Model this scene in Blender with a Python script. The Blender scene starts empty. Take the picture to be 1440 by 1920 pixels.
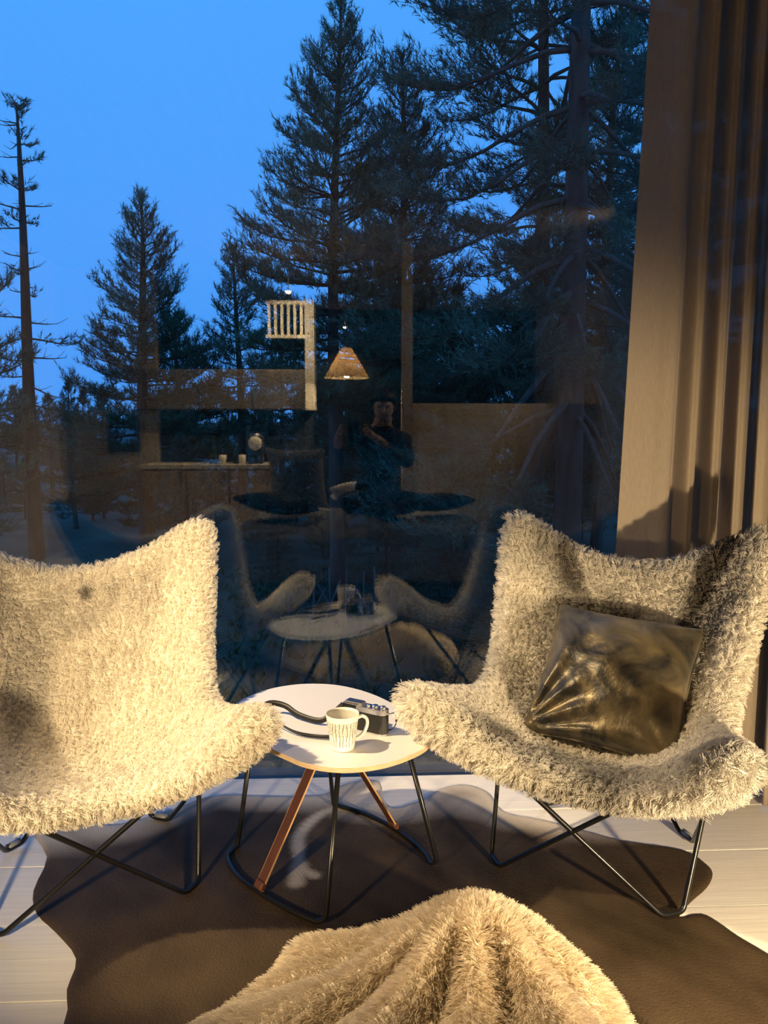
import bpy, bmesh, math, random
import numpy as np
from mathutils import Vector, Matrix, kdtree
from mathutils.geometry import delaunay_2d_cdt

# ------------------------------------------------------------------ camera, sky, exposure
scn = bpy.context.scene
COL = scn.collection
PI = math.pi
cam_data = bpy.data.cameras.new('camera')
cam_data.sensor_fit = 'VERTICAL'
cam_data.sensor_height = 36.0
cam_data.lens = 1442.0 / 1920.0 * 36.0
cam_data.clip_start = 0.02
cam_data.clip_end = 3000
cam = bpy.data.objects.new('camera', cam_data)
COL.objects.link(cam)
cam.location = (0, 0, 1.18)
cam.rotation_euler = (math.radians(90 - 6.3), 0, math.radians(-2.5))
scn.camera = cam

world = bpy.data.worlds.new('dusk_sky')
scn.world = world
world.use_nodes = True
wn = world.node_tree
wn.nodes.clear()
w_out = wn.nodes.new('ShaderNodeOutputWorld')
w_bg = wn.nodes.new('ShaderNodeBackground')
w_tc = wn.nodes.new('ShaderNodeTexCoord')
w_sep = wn.nodes.new('ShaderNodeSeparateXYZ')
w_ramp = wn.nodes.new('ShaderNodeValToRGB')
w_no = wn.nodes.new('ShaderNodeTexNoise')
w_no.inputs['Scale'].default_value = 2.2
w_no.inputs['Detail'].default_value = 3
w_ad = wn.nodes.new('ShaderNodeMath'); w_ad.operation = 'MULTIPLY_ADD'
w_ad.inputs[1].default_value = 0.16
wn.links.new(w_tc.outputs['Generated'], w_sep.inputs[0])
wn.links.new(w_tc.outputs['Generated'], w_no.inputs['Vector'])
wn.links.new(w_no.outputs['Fac'], w_ad.inputs[0])
wn.links.new(w_sep.outputs['Z'], w_ad.inputs[2])
wn.links.new(w_ad.outputs[0], w_ramp.inputs[0])
cr = w_ramp.color_ramp
cr.elements[0].position = 0.0
cr.elements[0].color = (0.066, 0.31, 0.90, 1)
cr.elements[1].position = 1.0
cr.elements[1].color = (0.060, 0.32, 0.95, 1)
e = cr.elements.new(0.30); e.color = (0.070, 0.335, 0.97, 1)
e = cr.elements.new(0.56); e.color = (0.072, 0.365, 1.0, 1)
wn.links.new(w_ramp.outputs[0], w_bg.inputs[0])
w_bg.inputs[1].default_value = 1.27
wn.links.new(w_bg.outputs[0], w_out.inputs[0])

scn.view_settings.view_transform = 'Standard'
scn.view_settings.look = 'None'
scn.view_settings.gamma = 1.0
scn.view_settings.use_curve_mapping = False
scn.view_settings.exposure = 0.0
scn.cycles.use_denoising = True
scn.cycles.max_bounces = 8
scn.cycles.transparent_max_bounces = 16

WARM = (1.0, 0.75, 0.43)
P_LEFT, P_RIGHT, P_CEIL, P_SPOT, P_PEND, P_ROOM_FILL = 82, 160, 500, 170, 60, 150

# ------------------------------------------------------------------ helpers
rng = np.random.default_rng(7)


def wave_noise(seed, freq, octaves=3):
    r = np.random.default_rng(seed)
    terms = []
    for o in range(octaves):
        for k in range(5):
            d = r.normal(size=3); d /= np.linalg.norm(d)
            terms.append((d * freq * (1.9 ** o) * r.uniform(.7, 1.3), r.uniform(0, 6.28), .62 ** o))
    tot = sum(t[2] for t in terms) * .45

    def f(P):
        P = np.asarray(P, float)
        s = 0
        for d, ph, a in terms:
            s = s + a * np.sin(P @ d + ph)
        return s / tot
    return f


def tag(o, label=None, cat=None, group=None, kind=None):
    if label: o['label'] = label
    if cat: o['category'] = cat
    if group: o['group'] = group
    if kind: o['kind'] = kind
    return o


def empty(name, loc=(0, 0, 0), rz=0, label=None, cat=None, group=None, kind=None):
    o = bpy.data.objects.new(name, None)
    COL.objects.link(o)
    o.empty_display_size = .1
    o.location = loc
    o.rotation_euler = (0, 0, rz)
    return tag(o, label, cat, group, kind)


def link(name, me, m=None, parent=None, smooth=False):
    o = bpy.data.objects.new(name, me)
    COL.objects.link(o)
    if m is not None and len(me.materials) == 0:
        me.materials.append(m)
    if parent is not None:
        o.parent = parent
    if smooth:
        me.polygons.foreach_set('use_smooth', [True] * len(me.polygons))
    return o


def mesh_np(name, V, Fc, m=None, parent=None, smooth=False):
    me = bpy.data.meshes.new(name)
    me.from_pydata([tuple(map(float, v)) for v in V], [], [tuple(int(i) for i in f) for f in Fc])
    me.update()
    return link(name, me, m, parent, smooth)


def tris_fast(name, V, T, m, parent=None):
    """big triangle meshes straight from arrays"""
    me = bpy.data.meshes.new(name)
    n, t = len(V), len(T)
    me.vertices.add(n)
    me.vertices.foreach_set('co', np.asarray(V, np.float32).ravel())
    me.loops.add(t * 3)
    me.loops.foreach_set('vertex_index', np.asarray(T, np.int32).ravel())
    me.polygons.add(t)
    me.polygons.foreach_set('loop_start', np.arange(0, t * 3, 3, dtype=np.int32))
    me.update(calc_edges=True)
    return link(name, me, m, parent)


def bm_obj(name, bm, m=None, parent=None, smooth=False):
    me = bpy.data.meshes.new(name)
    bm.normal_update()
    bm.to_mesh(me)
    bm.free()
    return link(name, me, m, parent, smooth)


def box(bm, c, s, rz=0, bev=0, M=None):
    mat = Matrix.Translation(c) @ Matrix.Rotation(rz, 4, 'Z') @ Matrix.Diagonal((s[0], s[1], s[2], 1))
    if M is not None:
        mat = M @ mat
    r = bmesh.ops.create_cube(bm, size=1, matrix=mat)
    if bev:
        ed = {e for v in r['verts'] for e in v.link_edges}
        bmesh.ops.bevel(bm, geom=list(ed), offset=bev, segments=2, affect='EDGES', profile=.5)


def box_obj(name, c, s, m, parent=None, rz=0, bev=0):
    bm = bmesh.new()
    box(bm, (0, 0, 0), s, 0, bev)
    o = bm_obj(name, bm, m, parent)
    o.location = c
    o.rotation_euler = (0, 0, rz)
    return o


def lathe(name, prof, m, parent=None, seg=32, smooth=True):
    V, Fc = [], []
    for r, z in prof:
        for k in range(seg):
            a = 2 * PI * k / seg
            V.append((r * math.cos(a), r * math.sin(a), z))
    for i in range(len(prof) - 1):
        for k in range(seg):
            Fc.append((i * seg + k, i * seg + (k + 1) % seg, (i + 1) * seg + (k + 1) % seg, (i + 1) * seg + k))
    return mesh_np(name, V, Fc, m, parent, smooth)


def tube_arrays(pts, rad, sides=8, closed=False):
    P = np.asarray(pts, float)
    n = len(P)
    R = np.full(n, rad) if np.isscalar(rad) else np.asarray(rad, float)
    if closed:
        T = np.roll(P, -1, 0) - np.roll(P, 1, 0)
    else:
        T = np.gradient(P, axis=0)
    T /= np.linalg.norm(T, axis=1)[:, None] + 1e-12
    up = np.array([0, 0, 1.]) if abs(T[0, 2]) < .9 else np.array([1., 0, 0])
    N = np.cross(T[0], up); N /= np.linalg.norm(N)
    Vs = []
    ang = np.arange(sides) * 2 * PI / sides
    for i in range(n):
        N = N - T[i] * (N @ T[i]); N /= np.linalg.norm(N) + 1e-12
        B = np.cross(T[i], N)
        Vs.append(P[i] + R[i] * (np.cos(ang)[:, None] * N + np.sin(ang)[:, None] * B))
    V = np.concatenate(Vs)
    Fc = []
    for i in range(n if closed else n - 1):
        j = (i + 1) % n
        for k in range(sides):
            k2 = (k + 1) % sides
            Fc.append((i * sides + k, i * sides + k2, j * sides + k2, j * sides + k))
    if not closed:
        Fc.append(tuple(range(sides))[::-1])
        Fc.append(tuple(range((n - 1) * sides, n * sides)))
    return V, Fc


def tube(name, pts, rad, m, parent=None, sides=8, closed=False):
    V, Fc = tube_arrays(pts, rad, sides, closed)
    return mesh_np(name, V, Fc, m, parent, True)


def fillet(pts, r, closed=False, seg=5):
    P = [Vector(p) for p in pts]
    n = len(P)
    out = []
    for i in range(n):
        if not closed and i in (0, n - 1):
            out.append(P[i]); continue
        a, b, c = P[i - 1], P[i], P[(i + 1) % n]
        d1, d2 = (a - b), (c - b)
        q = min(r, d1.length * .45, d2.length * .45)
        p1, p2 = b + d1.normalized() * q, b + d2.normalized() * q
        for k in range(seg + 1):
            t = k / seg
            out.append((1 - t) ** 2 * p1 + 2 * t * (1 - t) * b + t * t * p2)
    return [tuple(v) for v in out]


def catmull(pts, n, closed=False):
    P = np.asarray(pts, float)
    m = len(P)
    segs = m if closed else m - 1
    out = []
    for i in range(segs):
        if closed:
            p0, p1, p2, p3 = P[i - 1], P[i], P[(i + 1) % m], P[(i + 2) % m]
        else:
            p0, p1, p2, p3 = P[max(i - 1, 0)], P[i], P[i + 1], P[min(i + 2, m - 1)]
        for k in range(n):
            t = k / n
            out.append(.5 * (2 * p1 + (p2 - p0) * t + (2 * p0 - 5 * p1 + 4 * p2 - p3) * t * t + (3 * p1 - p0 - 3 * p2 + p3) * t ** 3))
    if not closed:
        out.append(P[-1])
    return np.array(out)


def poly_inside(P, poly):
    x, y = P[:, 0], P[:, 1]
    ins = np.zeros(len(P), bool)
    n = len(poly)
    for i in range(n):
        x1, y1 = poly[i - 1]; x2, y2 = poly[i]
        c = ((y1 > y) != (y2 > y)) & (x < (x2 - x1) * (y - y1) / (y2 - y1 + 1e-15) + x1)
        ins ^= c
    return ins


def poly_dist(P, poly):
    d = np.full(len(P), 1e9)
    for i in range(len(poly)):
        a, b = np.array(poly[i - 1]), np.array(poly[i])
        ab = b - a
        t = np.clip(((P - a) @ ab) / (ab @ ab + 1e-12), 0, 1)
        d = np.minimum(d, np.linalg.norm(P - (a + t[:, None] * ab), axis=1))
    return d


def fill_poly(poly, step):
    """triangulate an outline with an even inner grid: verts (n,2), tris, number of outline verts"""
    poly = np.asarray(poly)
    lo, hi = poly.min(0), poly.max(0)
    gx, gy = np.meshgrid(np.arange(lo[0], hi[0], step), np.arange(lo[1], hi[1], step))
    G = np.stack([gx.ravel(), gy.ravel()], 1)
    G[:, 0] += (np.round((G[:, 1] - lo[1]) / step) % 2) * step * .5
    G = G[poly_inside(G, poly)]
    G = G[poly_dist(G, poly) > step * .5]
    pts = [Vector(p) for p in poly] + [Vector(p) for p in G]
    nb = len(poly)
    r = delaunay_2d_cdt(pts, [(i, (i + 1) % nb) for i in range(nb)], [list(range(nb))], 1, 1e-6)
    V = np.array([tuple(v) for v in r[0]])
    T = [tuple(f) for f in r[2]]
    return V, T, nb


def set_color(me, name, C, domain='POINT'):
    at = me.attributes.new(name, 'FLOAT_COLOR', domain)
    C = np.asarray(C, np.float32)
    if C.shape[1] == 3:
        C = np.concatenate([C, np.ones((len(C), 1), np.float32)], 1)
    at.data.foreach_set('color', C.ravel())


# ------------------------------------------------------------------ materials
def newmat(name):
    m = bpy.data.materials.new(name)
    m.use_nodes = True
    nt = m.node_tree
    return m, nt, nt.nodes['Principled BSDF'], nt.nodes['Material Output']


def mat(name, col, rough=.6, metal=0, spec=.5, noise=0, nscale=8, stretch=(1, 1, 1), bump=0, bscale=60, coords='Object', sheen=0):
    m, nt, p, out = newmat(name)
    p.inputs['Base Color'].default_value = (*col, 1)
    p.inputs['Roughness'].default_value = rough
    p.inputs['Metallic'].default_value = metal
    p.inputs['Specular IOR Level'].default_value = spec
    if sheen:
        p.inputs['Sheen Weight'].default_value = sheen
    if noise or bump:
        tc = nt.nodes.new('ShaderNodeTexCoord')
        mp = nt.nodes.new('ShaderNodeMapping')
        mp.inputs['Scale'].default_value = stretch
        nt.links.new(tc.outputs[coords], mp.inputs[0])
    if noise:
        n = nt.nodes.new('ShaderNodeTexNoise')
        n.inputs['Scale'].default_value = nscale
        n.inputs['Detail'].default_value = 5
        nt.links.new(mp.outputs[0], n.inputs['Vector'])
        r = nt.nodes.new('ShaderNodeValToRGB')
        r.color_ramp.elements[0].position = .3
        r.color_ramp.elements[1].position = .7
        r.color_ramp.elements[0].color = (*[c * (1 - noise) for c in col], 1)
        r.color_ramp.elements[1].color = (*[min(1, c * (1 + noise)) for c in col], 1)
        nt.links.new(n.outputs['Fac'], r.inputs[0])
        nt.links.new(r.outputs[0], p.inputs['Base Color'])
    if bump:
        n2 = nt.nodes.new('ShaderNodeTexNoise')
        n2.inputs['Scale'].default_value = bscale
        n2.inputs['Detail'].default_value = 4
        nt.links.new(mp.outputs[0], n2.inputs['Vector'])
        b = nt.nodes.new('ShaderNodeBump')
        b.inputs['Strength'].default_value = bump
        b.inputs['Distance'].default_value = .01
        nt.links.new(n2.outputs['Fac'], b.inputs['Height'])
        nt.links.new(b.outputs[0], p.inputs['Normal'])
    return m


def emit(name, col, s):
    m, nt, p, out = newmat(name)
    p.inputs['Base Color'].default_value = (*col, 1)
    p.inputs['Emission Color'].default_value = (*col, 1)
    p.inputs['Emission Strength'].default_value = s
    return m


def attr_mat(name, attr, rough=.9, trans=0.0, bump=0, bscale=100, spec=.2):
    m, nt, p, out = newmat(name)
    a = nt.nodes.new('ShaderNodeAttribute')
    a.attribute_name = attr
    nt.links.new(a.outputs['Color'], p.inputs['Base Color'])
    p.inputs['Roughness'].default_value = rough
    p.inputs['Specular IOR Level'].default_value = spec
    if bump:
        tc = nt.nodes.new('ShaderNodeTexCoord')
        n2 = nt.nodes.new('ShaderNodeTexNoise')
        n2.inputs['Scale'].default_value = bscale
        n2.inputs['Detail'].default_value = 4
        nt.links.new(tc.outputs['Object'], n2.inputs['Vector'])
        b = nt.nodes.new('ShaderNodeBump')
        b.inputs['Strength'].default_value = bump
        b.inputs['Distance'].default_value = .004
        nt.links.new(n2.outputs['Fac'], b.inputs['Height'])
        nt.links.new(b.outputs[0], p.inputs['Normal'])
    if trans:
        t = nt.nodes.new('ShaderNodeBsdfTranslucent')
        nt.links.new(a.outputs['Color'], t.inputs['Color'])
        mx = nt.nodes.new('ShaderNodeMixShader')
        mx.inputs[0].default_value = trans
        nt.links.new(p.outputs[0], mx.inputs[1])
        nt.links.new(t.outputs[0], mx.inputs[2])
        nt.links.new(mx.outputs[0], out.inputs[0])
    return m


def glass_mat(name, f0):
    m, nt, p, out = newmat(name)
    nt.nodes.remove(p)
    lw = nt.nodes.new('ShaderNodeLayerWeight'); lw.inputs[0].default_value = .5
    pw = nt.nodes.new('ShaderNodeMath'); pw.operation = 'POWER'; pw.inputs[1].default_value = 5
    ma = nt.nodes.new('ShaderNodeMath'); ma.operation = 'MULTIPLY_ADD'
    ma.inputs[1].default_value = 1 - f0; ma.inputs[2].default_value = f0
    nt.links.new(lw.outputs['Facing'], pw.inputs[0])
    nt.links.new(pw.outputs[0], ma.inputs[0])
    tr = nt.nodes.new('ShaderNodeBsdfTransparent'); tr.inputs[0].default_value = (.97, .985, .98, 1)
    gl = nt.nodes.new('ShaderNodeBsdfGlossy'); gl.inputs['Roughness'].default_value = 0
    mx = nt.nodes.new('ShaderNodeMixShader')
    nt.links.new(ma.outputs[0], mx.inputs[0])
    nt.links.new(tr.outputs[0], mx.inputs[1])
    nt.links.new(gl.outputs[0], mx.inputs[2])
    nt.links.new(mx.outputs[0], out.inputs[0])
    return m


def fabric_mat(name, col, transl, transp, nscale=300):
    m, nt, p, out = newmat(name)
    tc = nt.nodes.new('ShaderNodeTexCoord')
    mp = nt.nodes.new('ShaderNodeMapping'); mp.inputs['Scale'].default_value = (1, 1, .12)
    n = nt.nodes.new('ShaderNodeTexNoise'); n.inputs['Scale'].default_value = nscale; n.inputs['Detail'].default_value = 3
    nt.links.new(tc.outputs['Object'], mp.inputs[0]); nt.links.new(mp.outputs[0], n.inputs['Vector'])
    r = nt.nodes.new('ShaderNodeValToRGB')
    r.color_ramp.elements[0].color = (*[c * .8 for c in col], 1)
    r.color_ramp.elements[1].color = (*[min(1, c * 1.15) for c in col], 1)
    nt.links.new(n.outputs['Fac'], r.inputs[0])
    nt.links.new(r.outputs[0], p.inputs['Base Color'])
    p.inputs['Roughness'].default_value = .95
    p.inputs['Specular IOR Level'].default_value = .1
    t = nt.nodes.new('ShaderNodeBsdfTranslucent'); nt.links.new(r.outputs[0], t.inputs['Color'])
    mx = nt.nodes.new('ShaderNodeMixShader'); mx.inputs[0].default_value = transl
    nt.links.new(p.outputs[0], mx.inputs[1]); nt.links.new(t.outputs[0], mx.inputs[2])
    tr = nt.nodes.new('ShaderNodeBsdfTransparent')
    m2 = nt.nodes.new('ShaderNodeMixShader'); m2.inputs[0].default_value = transp
    nt.links.new(mx.outputs[0], m2.inputs[1]); nt.links.new(tr.outputs[0], m2.inputs[2])
    nt.links.new(m2.outputs[0], out.inputs[0])
    return m


def mug_mat():
    m, nt, p, out = newmat('printed_porcelain')
    p.inputs['Roughness'].default_value = .18
    tc = nt.nodes.new('ShaderNodeTexCoord')
    sp = nt.nodes.new('ShaderNodeSeparateXYZ'); nt.links.new(tc.outputs['Object'], sp.inputs[0])
    at = nt.nodes.new('ShaderNodeMath'); at.operation = 'ARCTAN2'
    nt.links.new(sp.outputs['Y'], at.inputs[0]); nt.links.new(sp.outputs['X'], at.inputs[1])
    cb = nt.nodes.new('ShaderNodeCombineXYZ')
    nt.links.new(at.outputs[0], cb.inputs[0]); nt.links.new(sp.outputs['Z'], cb.inputs[1])
    def noise(scale_xy, scale):
        mp = nt.nodes.new('ShaderNodeMapping'); mp.inputs['Scale'].default_value = (*scale_xy, 1)
        nt.links.new(cb.outputs[0], mp.inputs[0])
        n = nt.nodes.new('ShaderNodeTexNoise'); n.inputs['Scale'].default_value = scale; n.inputs['Detail'].default_value = 2
        nt.links.new(mp.outputs[0], n.inputs['Vector']); return n.outputs['Fac']
    def math_(op, a, b):
        q = nt.nodes.new('ShaderNodeMath'); q.operation = op
        for i, v in enumerate((a, b)):
            if isinstance(v, (int, float)): q.inputs[i].default_value = v
            else: nt.links.new(v, q.inputs[i])
        return q.outputs[0]
    ph_ = math_('ADD', math_('MULTIPLY', at.outputs[0], 25), math_('MULTIPLY', noise((1.2, 14), 2.2), 7.0))
    trunks = math_('GREATER_THAN', math_('SINE', ph_, 0), .70)            # vertical trunks
    crowns = math_('GREATER_THAN', noise((2.4, 60), 9.0), .53)            # tangled twigs above
    z = sp.outputs['Z']
    band = math_('MULTIPLY', math_('GREATER_THAN', z, .014), math_('LESS_THAN', z, .074))
    up = math_('GREATER_THAN', z, .040)
    ink = math_('MULTIPLY', band, math_('MAXIMUM', trunks, math_('MULTIPLY', crowns, up)))
    mx = nt.nodes.new('ShaderNodeMix'); mx.data_type = 'RGBA'
    nt.links.new(ink, mx.inputs['Factor'])
    mx.inputs['A'].default_value = (.80, .77, .68, 1)
    mx.inputs['B'].default_value = (.20, .175, .145, 1)
    nt.links.new(mx.outputs['Result'], p.inputs['Base Color'])
    return m


M = {
    'plank': mat('white_oiled_plank', (.74, .715, .68), .45, noise=.07, nscale=5, stretch=(.6, 14, 1), bump=.06, bscale=9, coords='Object'),
    'subfloor': mat('subfloor_dark', (.10, .09, .08), .9, noise=.2),
    'wall': mat('pale_plywood_wall', (.50, .41, .30), .7, noise=.10, nscale=3, stretch=(6, 6, .5), coords='Object'),
    'ceiling': mat('brown_wood_ceiling', (.26, .20, .14), .7, noise=.15, nscale=3, stretch=(8, .5, 1)),
    'dark_wall': mat('charcoal_wall', (.025, .028, .03), .8, noise=.2),
    'frame_dark': mat('dark_window_frame', (.03, .03, .032), .5, noise=.1),
    'glass': glass_mat('window_glass', .095),
    'steel': mat('black_painted_steel', (.012, .012, .013), .28, metal=.3, noise=.1),
    'clip': mat('grey_plastic_clip', (.20, .21, .22), .35, noise=.08),
    'leather': mat('sling_leather', (.22, .15, .09), .7, noise=.15, nscale=12),
    'wool_l': attr_mat('cream_wool', 'fur_color', .95, .30),
    'skin_base': attr_mat('sheepskin_hide', 'fur_color', .98, 0),
    'rug': attr_mat('cowhide_hair', 'fur_color', .55, 0, bump=.6, bscale=190, spec=.12),
    'table': mat('white_laminate', (.82, .80, .78), .35, noise=.02, nscale=3),
    'ply': mat('birch_ply_edge', (.55, .40, .25), .6, noise=.2, nscale=40, stretch=(1, 1, 8)),
    'strap_leather': mat('cognac_leather', (.095, .032, .012), .5, noise=.25, nscale=14, bump=.1, bscale=120),
    'tan': mat('raw_leather_edge', (.55, .33, .14), .7, noise=.15),
    'mug': mug_mat(),
    'porcelain': mat('cream_porcelain', (.80, .77, .68), .18, noise=.02),
    'cam_black': mat('black_leatherette', (.012, .012, .013), .55, noise=.3, nscale=200, bump=.25, bscale=700),
    'cam_gloss': mat('black_enamel', (.010, .010, .011), .2, noise=.1),
    'chrome': mat('satin_chrome', (.72, .72, .74), .24, metal=1, noise=.04, nscale=60),
    'lens': mat('lens_glass', (.01, .012, .02), .05, noise=.1),
    'strap': mat('black_strap', (.014, .013, .013), .45, noise=.2, nscale=90, bump=.1, bscale=300),
    'curtain': fabric_mat('linen_curtain', (.50, .42, .325), .38, .15),
    'bark': mat('pine_bark', (.062, .042, .032), .95, noise=.55, nscale=9, stretch=(1, 1, .25), bump=.8, bscale=18),
    'bark_dark': mat('dark_branch_bark', (.075, .055, .042), .95, noise=.4, nscale=12),
    'needle': mat('pine_needles', (.070, .115, .062), .75, noise=.5, nscale=1.1, coords='Object'),
    'needle_b': mat('dark_pine_needles', (.050, .090, .055), .75, noise=.5, nscale=1.0, coords='Object'),
    'spruce': mat('spruce_needles', (.036, .070, .042), .75, noise=.5, nscale=1.6, coords='Object'),
    'ground': mat('forest_floor_moss', (.030, .042, .022), .95, noise=.6, nscale=.9, bump=.6, bscale=7, coords='Object'),
    'heath': mat('heath_sprigs', (.055, .085, .035), .9, noise=.5, nscale=1.5, coords='Object'),
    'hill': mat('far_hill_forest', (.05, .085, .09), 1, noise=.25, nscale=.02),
    'pole': mat('weathered_pole', (.085, .075, .065), .9, noise=.3, nscale=10, stretch=(1, 1, .2)),
    'bedding': mat('grey_bedding', (.24, .23, .22), .95, noise=.08, nscale=20, bump=.1, bscale=200),
    'dark_bedding': mat('charcoal_bedding', (.025, .027, .03), .95, noise=.1),
    'linen': mat('pale_linen', (.55, .50, .43), .95, noise=.05, nscale=30),
    'cabinet': mat('oak_cabinet', (.36, .27, .18), .6, noise=.16, nscale=4, stretch=(7, 7, .5)),
    'cabinet_dimmed': mat('dimmed_oak', (.13, .10, .07), .6, noise=.16, nscale=4, stretch=(7, 7, .5)),  # oak colour darkened to stand in for weaker light on the wall cabinet
    'cabinet_white': mat('cream_painted_board', (.72, .66, .55), .6, noise=.04),
    'worktop': mat('pale_worktop', (.55, .50, .42), .45, noise=.08),
    'metal': mat('brushed_metal', (.45, .45, .46), .3, metal=1, noise=.1, nscale=50),
    'bottle': mat('dark_bottle_glass', (.03, .05, .04), .08, noise=.1),
    'shade': None,
    'cloth_dark': mat('dark_knit', (.035, .036, .042), .95, noise=.2, nscale=40),
    'jeans': mat('dark_trousers', (.03, .035, .05), .95, noise=.2, nscale=40),
    'skin': mat('skin', (.55, .36, .26), .55, noise=.05, nscale=20),
    'hair': mat('dark_hair', (.03, .02, .015), .6, noise=.3, nscale=60, stretch=(6, 6, 1)),
    'bulb': emit('warm_bulb', (1.0, .80, .52), 18),
    'spot_lens': emit('spot_lens_glow', (1.0, .86, .62), 14),
}
# translucent lampshade
_m, _nt, _p, _o = newmat('paper_lampshade')
_p.inputs['Base Color'].default_value = (.75, .62, .42, 1)
_t = _nt.nodes.new('ShaderNodeBsdfTranslucent'); _t.inputs[0].default_value = (.85, .68, .42, 1)
_x = _nt.nodes.new('ShaderNodeMixShader'); _x.inputs[0].default_value = .55
_nt.links.new(_p.outputs[0], _x.inputs[1]); _nt.links.new(_t.outputs[0], _x.inputs[2]); _nt.links.new(_x.outputs[0], _o.inputs[0])
M['shade'] = _m
# crushed metallic velvet of the cushion
_m, _nt, _p, _o = newmat('crushed_bronze_velvet')
_tc = _nt.nodes.new('ShaderNodeTexCoord')
_n = _nt.nodes.new('ShaderNodeTexNoise'); _n.inputs['Scale'].default_value = 9; _n.inputs['Detail'].default_value = 6; _n.inputs['Distortion'].default_value = 1.2
_nt.links.new(_tc.outputs['Object'], _n.inputs['Vector'])
_r = _nt.nodes.new('ShaderNodeValToRGB')
_r.color_ramp.elements[0].position = .38; _r.color_ramp.elements[0].color = (.018, .016, .013, 1)
_r.color_ramp.elements[1].position = .72; _r.color_ramp.elements[1].color = (.21, .16, .08, 1)
_nt.links.new(_n.outputs['Fac'], _r.inputs[0]); _nt.links.new(_r.outputs[0], _p.inputs['Base Color'])
_p.inputs['Metallic'].default_value = .55; _p.inputs['Roughness'].default_value = .38
_p.inputs['Sheen Weight'].default_value = .3
_n2 = _nt.nodes.new('ShaderNodeTexNoise'); _n2.inputs['Scale'].default_value = 26; _n2.inputs['Detail'].default_value = 4
_nt.links.new(_tc.outputs['Object'], _n2.inputs['Vector'])
_b = _nt.nodes.new('ShaderNodeBump'); _b.inputs['Strength'].default_value = .45; _b.inputs['Distance'].default_value = .008
_nt.links.new(_n2.outputs['Fac'], _b.inputs['Height']); _nt.links.new(_b.outputs[0], _p.inputs['Normal'])
M['velvet'] = _m

# ------------------------------------------------------------------ the room
GLASS_Y = 2.51
X0, X1, YB, ZC = -2.75, 2.45, -5.2, 2.70

bm = bmesh.new(); box(bm, ((X0 + X1) / 2, (YB + 2.50) / 2, -.045), (X1 - X0, 2.50 - YB, .05))
floor = tag(bm_obj('floor', bm, M['subfloor']), kind='structure')
pw = .2503
bm = bmesh.new(); box(bm, (0, 0, -.010), (X1 - X0, pw - .0022, .020), bev=.0012)
plank_me = bpy.data.meshes.new('floor_plank'); bm.to_mesh(plank_me); bm.free(); plank_me.materials.append(M['plank'])
y = 2.5
k = 0
while y > YB:
    o = bpy.data.objects.new('plank', plank_me); COL.objects.link(o)
    o.parent = floor
    o.location = ((X0 + X1) / 2, y - pw / 2, -.0005 * (k % 3))
    if k % 2: o.rotation_euler = (0, 0, PI)
    y -= pw; k += 1

for nm, c, s, m in [
    ('wall_left', (X0 - .05, (YB + 2.5) / 2, ZC / 2), (.1, 2.5 - YB + .1, ZC), 'wall'),
    ('wall_right', (X1 + .05, (YB + 2.5) / 2, ZC / 2), (.1, 2.5 - YB + .1, ZC), 'wall'),
    ('wall_back', ((X0 + X1) / 2, YB - .05, ZC / 2), (X1 - X0 + .2, .1, ZC), 'dark_wall'),
    ('ceiling', ((X0 + X1) / 2, (YB + 2.6) / 2, ZC + .05), (X1 - X0 + .2, 2.6 - YB + .1, .1), 'ceiling')]:
    bm = bmesh.new(); box(bm, (0, 0, 0), s)
    o = bm_obj(nm, bm, M[m]); o.location = c; tag(o, kind='structure')

win = empty('window_1', (0, GLASS_Y, 0), kind='structure')
gp = box_obj('glass_pane', ((X0 + X1) / 2, .016, ZC / 2 + .0), (X1 - X0, .032, ZC + .04), M['glass'], win)
box_obj('window_sill', ((X0 + X1) / 2, .06, -.055), (X1 - X0 + .2, .14, .06), M['frame_dark'], win)
box_obj('window_head', ((X0 + X1) / 2, .03, ZC + .06), (X1 - X0 + .2, .10, .08), M['frame_dark'], win)
for sx in (X0 - .03, X1 + .03):
    box_obj('window_jamb', (sx, .03, ZC / 2), (.06, .10, ZC), M['frame_dark'], win)

# ------------------------------------------------------------------ outdoors: ground, hills
GZ = -1.35
gn = wave_noise(3, .55, 3)


def ground_z(x, y):
    p = np.stack([np.asarray(x, float), np.asarray(y, float), np.zeros_like(np.asarray(x, float))], -1)
    return GZ + .10 * gn(p) - .010 * np.maximum(0, np.asarray(y, float) - 12)


ys = np.concatenate([np.arange(2.75, 14, .3), np.arange(14, 40, 1.0), np.arange(40, 131, 10)])
V, Fc = [], []
nx = 81
for yy in ys:
    w = 9 + yy * .9
    xs = np.linspace(-w, w, nx)
    zz = ground_z(xs, np.full(nx, yy))
    V += list(np.stack([xs, np.full(nx, yy), zz], 1))
for i in range(len(ys) - 1):
    for j in range(nx - 1):
        a = i * nx + j
        Fc.append((a, a + 1, a + nx + 1, a + nx))
ground = tag(mesh_np('ground', V, Fc, M['ground'], None, True), kind='structure')
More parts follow.
